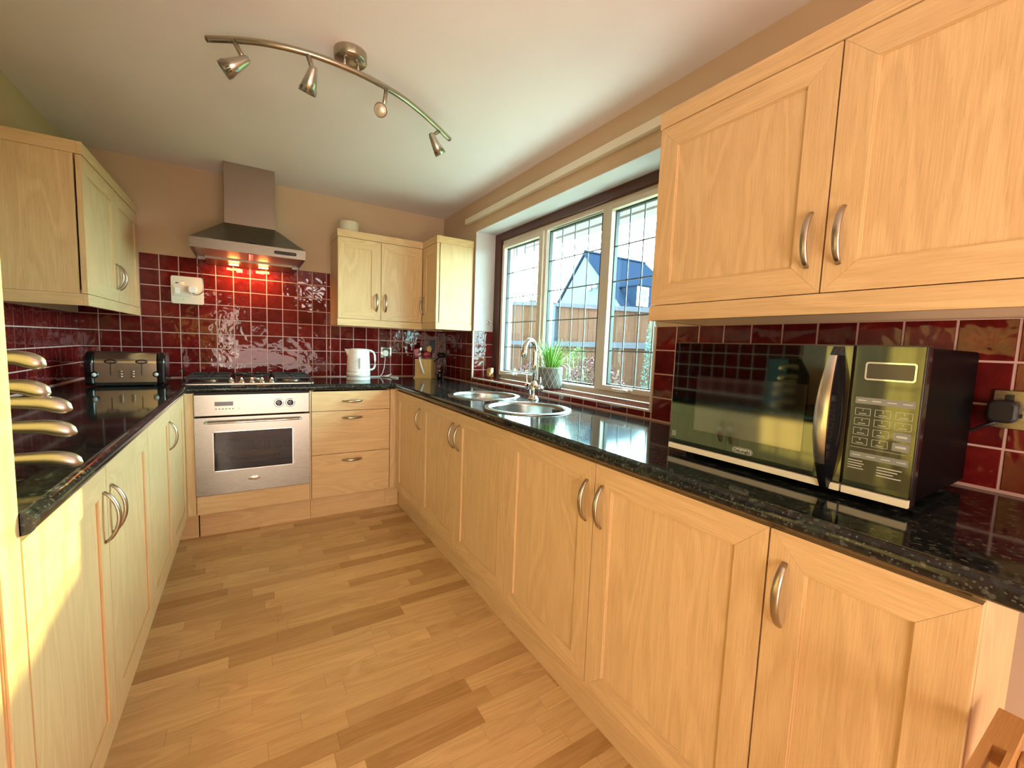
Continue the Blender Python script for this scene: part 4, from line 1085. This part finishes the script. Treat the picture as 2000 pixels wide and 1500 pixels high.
# ------------------------------------------------------------------ ceiling light
RAILP = [(-.104, 1.865), (.008, 1.798), (.097, 1.762), (.191, 1.743), (.258, 1.741), (.332, 1.748), (.404, 1.762), (.491, 1.788), (.587, 1.832), (.709, 1.913), (.852, 2.024)]
cl = thing('ceiling_spotlight_bar', 'curved satin nickel ceiling light bar with four spotlights', 'ceiling light', (.345, 1.765, H))
cm = Matrix.Translation(-Vector((.345, 1.765, H)))
def c2(bm_, nm, m, par=cl): bmesh.ops.transform(bm_.bm, matrix=cm, verts=bm_.bm.verts); return bm_.build(nm, m, par)
# smooth the rail
def catmull(P, n=5):
    out = []
    for i in range(len(P)-1):
        p0, p1, p2, p3 = P[max(i-1, 0)], P[i], P[i+1], P[min(i+2, len(P)-1)]
        for k in range(n):
            t = k/n; out.append(tuple(.5*((2*b_)+(-a+c_)*t+(2*a-5*b_+4*c_-d_)*t*t+(-a+3*b_-3*c_+d_)*t**3) for a, b_, c_, d_ in zip(p0, p1, p2, p3)))
    return out+[P[-1]]
ZR = 2.200
rp = [(x, y, ZR) for x, y in catmull(RAILP)]
c2(MB().sweep(rp, .0105, 14), 'rail', NICKEL)
c2(MB().lathe([(.058, 0), (.058, -.028), (.055, -.032), (0, -.032)], (.342, 1.775, H-.0005), 40), 'canopy', NICKEL)
for dx_, dy_ in ((-.024, -.006), (.026, .006)): c2(MB().cyl((.342+dx_, 1.760+dy_, ZR+.006), (.342+dx_, 1.764+dy_, H-.03), .0045, seg=12), 'rail_screw', CHROME)
def spot(top, nar, wid, rn=.0135, rw=.029):
    top, nar, wid = Vector(top), Vector(nar), Vector(wid); d = (wid-nar).normalized(); L = (wid-nar).length
    piv = nar+d*.012
    a = c2(MB().cyl(top, top.lerp(piv, .82), .0078, seg=12).cyl(top.lerp(piv, .78), piv, .004, seg=8), 'stem', NICKEL)
    s_ = c2(MB().lathe([(0, -.004), (rn*.7, -.002), (rn, .006), (rn+(rw-rn)*.5, L*.5), (rw, L), (rw-.0018, L), (rn+(rw-rn)*.5-.002, L*.5), (rn-.003, .01)], nar, 32, axis=d), 'shade', NICKEL2)
    c2(MB().lathe([(0, L*.80), (rw*.35, L*.82), (rw*.80, L*.93), (rw*.84, L*.95), (rw*.80, L*.965), (0, L*.955)], nar, 28, axis=d), 'bulb', metal('bulb_reflector', (.75, .66, .45), .25) if False else BULB, s_)
    ao = d.orthogonal().normalized(); bo = d.cross(ao)
    sl = MB()
    for j in range(4):
        ang = j*PI/2+.4
        for k in range(3):
            aa = ang+(k-1)*.26
            for tt in (0,):
                r0 = rn+(rw-rn)*.80; r1 = rn+(rw-rn)*.92
                e1 = ao*math.cos(aa)+bo*math.sin(aa); tg = -ao*math.sin(aa)+bo*math.cos(aa)
                p1 = nar+d*L*.78+e1*(r0-.0012); p2 = nar+d*L*.92+e1*(r1-.0012+.0006)
                o_ = e1*.0022
                sl.quad([p1-tg*.0014+o_, p1+tg*.0014+o_, p2+tg*.0014+o_, p2-tg*.0014+o_])
    c2(sl, 'vent_slots', BLACKM, s_)
BULB = mat('reflector_bulb', (.55, .50, .38), .30, .5)
spot((-.026, 1.812, ZR-.006), (.014, 1.772, 2.130), (-.056, 1.784, 2.076))
spot((.193, 1.742, ZR-.006), (.207, 1.700, 2.138), (.190, 1.742, 2.066))
spot((.478, 1.782, ZR-.006), (.470, 1.790, 2.112), (.438, 1.712, 2.074), rw=.0265)
spot((.775, 1.966, ZR-.006), (.718, 1.925, 2.150), (.772, 1.935, 2.076), rn=.0125, rw=.0265)

# ------------------------------------------------------------------ folded wooden stand by the end panel (bottom right)
st = thing('wooden_stool', 'orange-brown wooden stool with a long slot in its top rail, bottom right corner', 'stool', (.90, -.03, 0))
b = MB()      # slotted top rail, local origin at the floor
xa, xb, ya, yb, zt, zb_ = -.20, .030, .1035, .1315, .700, .672
sx0, sx1, sy0, sy1 = -.16, -.066, .109, .122
b.box(xa, sx0, ya, yb, zb_, zt, g='x'); b.box(sx1, xb, ya, yb, zb_, zt, g='x'); b.box(sx0, sx1, ya, sy0, zb_, zt, g='x'); b.box(sx0, sx1, sy1, yb, zb_, zt, g='x')
b.build('top_rail', STOOLW, st)
MB().box(xa, xb, -.10, -.055, zb_, zt, g='x').build('top_rail', STOOLW, st, bevel=.003)
for x in (xa+.02, xb-.05):
    MB().box(x, x+.03, -.055, ya, zb_-.03, zb_-.004, g='y').build('cross_rail', STOOLW, st, bevel=.002)
    for yy_ in (ya, -.098): MB().box(x, x+.03, yy_, yy_+.027, 0, zb_, g='z').build('leg', STOOLW, st, bevel=.003)
for yy_ in (ya+.004, -.094): MB().box(xa+.05, xb-.05, yy_, yy_+.02, .16, .19, g='x').build('stretcher', STOOLW, st, bevel=.002)

# ------------------------------------------------------------------ outside
GZ = -.15
lawn = MB().box(XR+.30, 70, -25, 75, GZ-.2, GZ)
GRASS = mat('grass', (0.08, 0.1008, 0.034), .9); struct(lawn.build('ground', GRASS))
struct(MB().box(XR+.30, 3.35, -2, 8, GZ, GZ+.03).build('ground_bounce_slab', mat('pale_bounce', (.50, .46, .40), .9)))  # unseen pale slab, added to bounce daylight up to the ceiling
ext = MB(); ext.box(XR+.30, XR+.70, -1, 4.2, 2.105, 2.20); ext.box(XR+.70, XR+.81, -1, 4.2, 2.09, 2.17)
struct(ext.build('trim_2', mat('grey_soffit', (0.256, 0.2142, 0.2448), .6)))
FENCEW = wood('fence_board', (.038, .0165, .0115), (.066, .030, .021), .85, vary=.22)
FENCER = mat('grey_fence_rail', (0.0416, 0.0365, 0.0449), .85)
fx = 4.60
def ftop(y): return (1.995+.076*(y-6.03)) if y > 6.02 else (1.965+.100*(y-5.75))
fence = thing('fence', 'tall weathered board fence across the garden', 'fence', (fx, 6, GZ))
FM = Matrix.Translation(-Vector((fx, 6, GZ)))
y = 2.6
fr_ = random.Random(5)
while y < 10.4:
    if not (5.90 < y < 6.02):
        zt = ftop(y+.06)-.05; wv = .118
        b = MB(); o_ = fr_.uniform(0, .006); b.prism([(y, GZ+.02), (y+wv, GZ+.02), (y+wv, ftop(y+wv)-.05), (y, ftop(y)-.05)], fx+o_, fx+.015+o_, 'x')
        bmesh.ops.transform(b.bm, matrix=FM, verts=b.bm.verts)
        for f in b.bm.faces:
            for l in f.loops: l[b.uv].uv = (l.vert.co.z, l.vert.co.y)
        b.build('board', FENCEW, fence)
    y += .121
for a, c in ((2.55, 5.93), (6.03, 10.4)):
    for dz0, dz1 in ((-.065, 0.0), (-.745, -.66), (-1.55, -1.47)):
        b = MB(); lf = lambda yy_: (ftop(yy_) if dz1 == 0 else (1.965 if True else 0)) 
        h0, h1 = (ftop(a+.001 if a > 6 else a), ftop(c-.001)) if dz1 == 0 else (1.975, 1.975)
        b.prism([(a, h0+dz0), (c, h1+dz0), (c, h1+dz1), (a, h0+dz1)], fx-.05, fx+(-.001 if dz1 < 0 else .03), 'x')
        bmesh.ops.transform(b.bm, matrix=FM, verts=b.bm.verts); b.build('rail' if dz1 < 0 else 'cap_rail', FENCER, fence)
for yp in (5.93,):
    b = MB().box(fx-.06, fx+.05, yp, yp+.10, GZ, 1.955); bmesh.ops.transform(b.bm, matrix=FM, verts=b.bm.verts); b.build('post', mat('concrete_post', (0.0416, 0.0454, 0.0598), .8), fence, bevel=.006)

# white rendered house beyond the fence
HX, AY, AZ = 20.0, 23.0, 7.92
hs = thing('house', 'white rendered house with a steep dark tiled roof beyond the fence', 'house', (HX, AY, GZ))
HH = Matrix.Translation(-Vector((HX, AY, GZ)))
def hb3(bm_, nm, m, par=hs): bmesh.ops.transform(bm_.bm, matrix=HH, verts=bm_.bm.verts); return bm_.build(nm, m, par)
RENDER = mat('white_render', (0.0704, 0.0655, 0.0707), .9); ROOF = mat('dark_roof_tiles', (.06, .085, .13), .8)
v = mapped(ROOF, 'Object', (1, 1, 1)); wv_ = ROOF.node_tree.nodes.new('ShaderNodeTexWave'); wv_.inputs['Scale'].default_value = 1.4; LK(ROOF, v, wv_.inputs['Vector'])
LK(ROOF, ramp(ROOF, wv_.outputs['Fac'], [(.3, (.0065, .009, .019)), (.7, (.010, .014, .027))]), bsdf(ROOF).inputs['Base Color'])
LE, RE, EZ = AY+4.3, AY-5.0, 2.9
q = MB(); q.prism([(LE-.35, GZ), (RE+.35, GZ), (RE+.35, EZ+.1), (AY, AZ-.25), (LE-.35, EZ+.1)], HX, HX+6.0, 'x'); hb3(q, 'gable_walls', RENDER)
for e_ in (LE, RE):
    q = MB(); q.prism([(AY, AZ), (e_, EZ), (e_, EZ-.22), (AY, AZ-.24)], HX-.12, HX+6.1, 'x'); hb3(q, 'roof_slope', ROOF)
q = MB(); q.prism([(AY, AZ+.12), (AY+.12, AZ-.02), (AY-.12, AZ-.02)], HX-.1, HX+6.1, 'x'); hb3(q, 'ridge', ROOF)
q = MB(); rx, ex = HX+6.1, HX+8.0
q.quad([(ex, RE, EZ), (ex, LE, EZ), (rx, AY, AZ)]); q.quad([(rx, RE, EZ), (ex, RE, EZ), (rx, AY, AZ)]); q.quad([(ex, LE, EZ), (rx, LE, EZ), (rx, AY, AZ)]); hb3(q, 'hip_end', ROOF)
dm = MB().box(HX+.82, HX+1.95, 18.90, 20.2, 3.95, 5.28); hb3(dm, 'dormer', ROOF)
q = MB(); q.box(HX+.74, HX+2.03, 18.78, 20.6, 5.28, 5.36); hb3(q, 'dormer_roof', ROOF)
GL2 = mat('far_window_glass', (0.08, 0.0945, 0.1292), .2)
wd = hb3(MB().box(HX+.86, HX+1.91, 18.86, 18.90, 4.02, 5.25), 'dormer_window', UPVC)
for r0, r1 in ((4.30, 4.66), (4.74, 5.10)):
    for c0_, c1_ in ((1.05, 1.34), (1.42, 1.71)): hb3(MB().box(HX+c0_, HX+c1_, 18.84, 18.86, r0, r1), 'pane', GL2, wd)
hb3(MB().cyl((HX-.05, LE-.1, GZ), (HX-.05, LE-.1, EZ), .06, seg=8), 'downpipe', BLACKM)
hb3(MB().box(HX-.16, HX-.10, AY-.9, AY-.6, 5.2, 5.5).box(HX-.30, HX-.14, AY-1.5, AY-1.2, 5.3, 5.55), 'wall_lamp', GREYP)
h2_ = thing('far_house', 'low far house roof with a chimney just above the fence on the left', 'house', (40, 62, GZ))
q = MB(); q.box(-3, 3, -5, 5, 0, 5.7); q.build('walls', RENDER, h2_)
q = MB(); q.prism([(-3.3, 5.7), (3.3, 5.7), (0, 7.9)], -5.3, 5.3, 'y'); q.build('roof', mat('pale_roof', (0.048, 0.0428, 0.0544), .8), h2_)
MB().box(-.5, .5, -3.9, -3.0, 6.8, 9.0).build('chimney', mat('brick_chimney', (0.048, 0.0302, 0.0299), .9), h2_)

# shrubs at the foot of the fence
def shrub(nm, label, x, y, w, d, h, n, cols, grp, zb=GZ, leaf=.028, seed=1):
    rr = random.Random(seed); t = thing(nm, label, 'shrub', (x, y, zb), 0, grp)
    b = MB()
    for k in range(n):
        th = rr.uniform(0, 2*PI); ph = rr.random(); rad_ = rr.uniform(.55, 1)**.5
        zz = h*ph**.75; env = math.sqrt(max(0, 1-(zz/h)**3))*rad_
        c = Vector((w/2*env*math.cos(th), d/2*env*math.sin(th), zz+.02))
        a = Vector((rr.gauss(0, 1), rr.gauss(0, 1), rr.gauss(0, 1)+.4)).normalized(); s1 = a.orthogonal().normalized(); L = leaf*rr.uniform(.6, 1.3)
        f = b.quad([c-s1*L*.3, c+a*L*.5, c+s1*L*.3, c-a*L*.5], mi=rr.randrange(len(cols)))
    b.build('foliage', cols, t)
    q = MB()
    for k in range(9):
        th = rr.uniform(0, 2*PI); q.sweep([(0, 0, 0), (w*.18*math.cos(th), d*.18*math.sin(th), h*.45), (w*.34*math.cos(th), d*.34*math.sin(th), h*.9)], .008, 5)
    q.build('stems', mat('stem', (.10, .07, .05), .9), t)
HE = [mat('heather_a', (0.044, 0.0151, 0.0177), .9), mat('heather_b', (0.068, 0.0284, 0.0272), .9), mat('heather_c', (0.128, 0.0693, 0.0612), .9), mat('heather_d', (0.024, 0.0088, 0.0122), .9)]
GR = [mat('leaf_a', (0.04, 0.0567, 0.0204), .8), mat('leaf_b', (0.072, 0.0819, 0.0408), .8), mat('leaf_c', (0.104, 0.1071, 0.068), .8)]
TC = [mat('conifer_a', (0.04, 0.063, 0.0544), .9), mat('conifer_b', (0.064, 0.0945, 0.0816), .9), mat('conifer_c', (0.088, 0.1071, 0.0952), .9)]
shrub('shrub', 'low red-brown shrub behind the tap through the left window pane', 4.02, 7.00, .9, 1.3, 1.02, 5200, HE, 'red-brown shrubs in front of the fence', seed=2)
shrub('shrub', 'red-brown shrub showing right of the potted plant in the middle pane', 3.95, 5.65, .8, 1.2, 1.10, 5200, HE, 'red-brown shrubs in front of the fence', seed=3)
shrub('shrub', 'big brown twiggy shrub filling the foot of the right window pane', 3.75, 4.02, .85, 1.15, 1.22, 6500, HE, 'red-brown shrubs in front of the fence', seed=4)
shrub('shrub', 'small green shrub behind the plant tips in the middle pane', 4.15, 4.82, .5, .4, 1.35, 2400, GR, None, seed=5)
shrub('conifer', 'narrow blue-green conifer at the right edge of the right window pane', 4.20, 3.42, .34, .40, 2.0, 4200, TC, None, seed=6)

for m_ in bpy.data.materials:
    if m_.name.split('.')[0] in ('fence_board', 'grey_fence_rail', 'concrete_post', 'white_render', 'dark_roof_tiles', 'pale_roof', 'brick_chimney', 'grey_soffit', 'grass', 'pale_bounce',
                                 'heather_a', 'heather_b', 'heather_c', 'heather_d', 'leaf_a', 'leaf_b', 'leaf_c', 'conifer_a', 'conifer_b', 'conifer_c', 'stem', 'far_window_glass'):
        bsdf(m_).inputs['Specular IOR Level'].default_value = 0.0      # dry matt outdoor surfaces
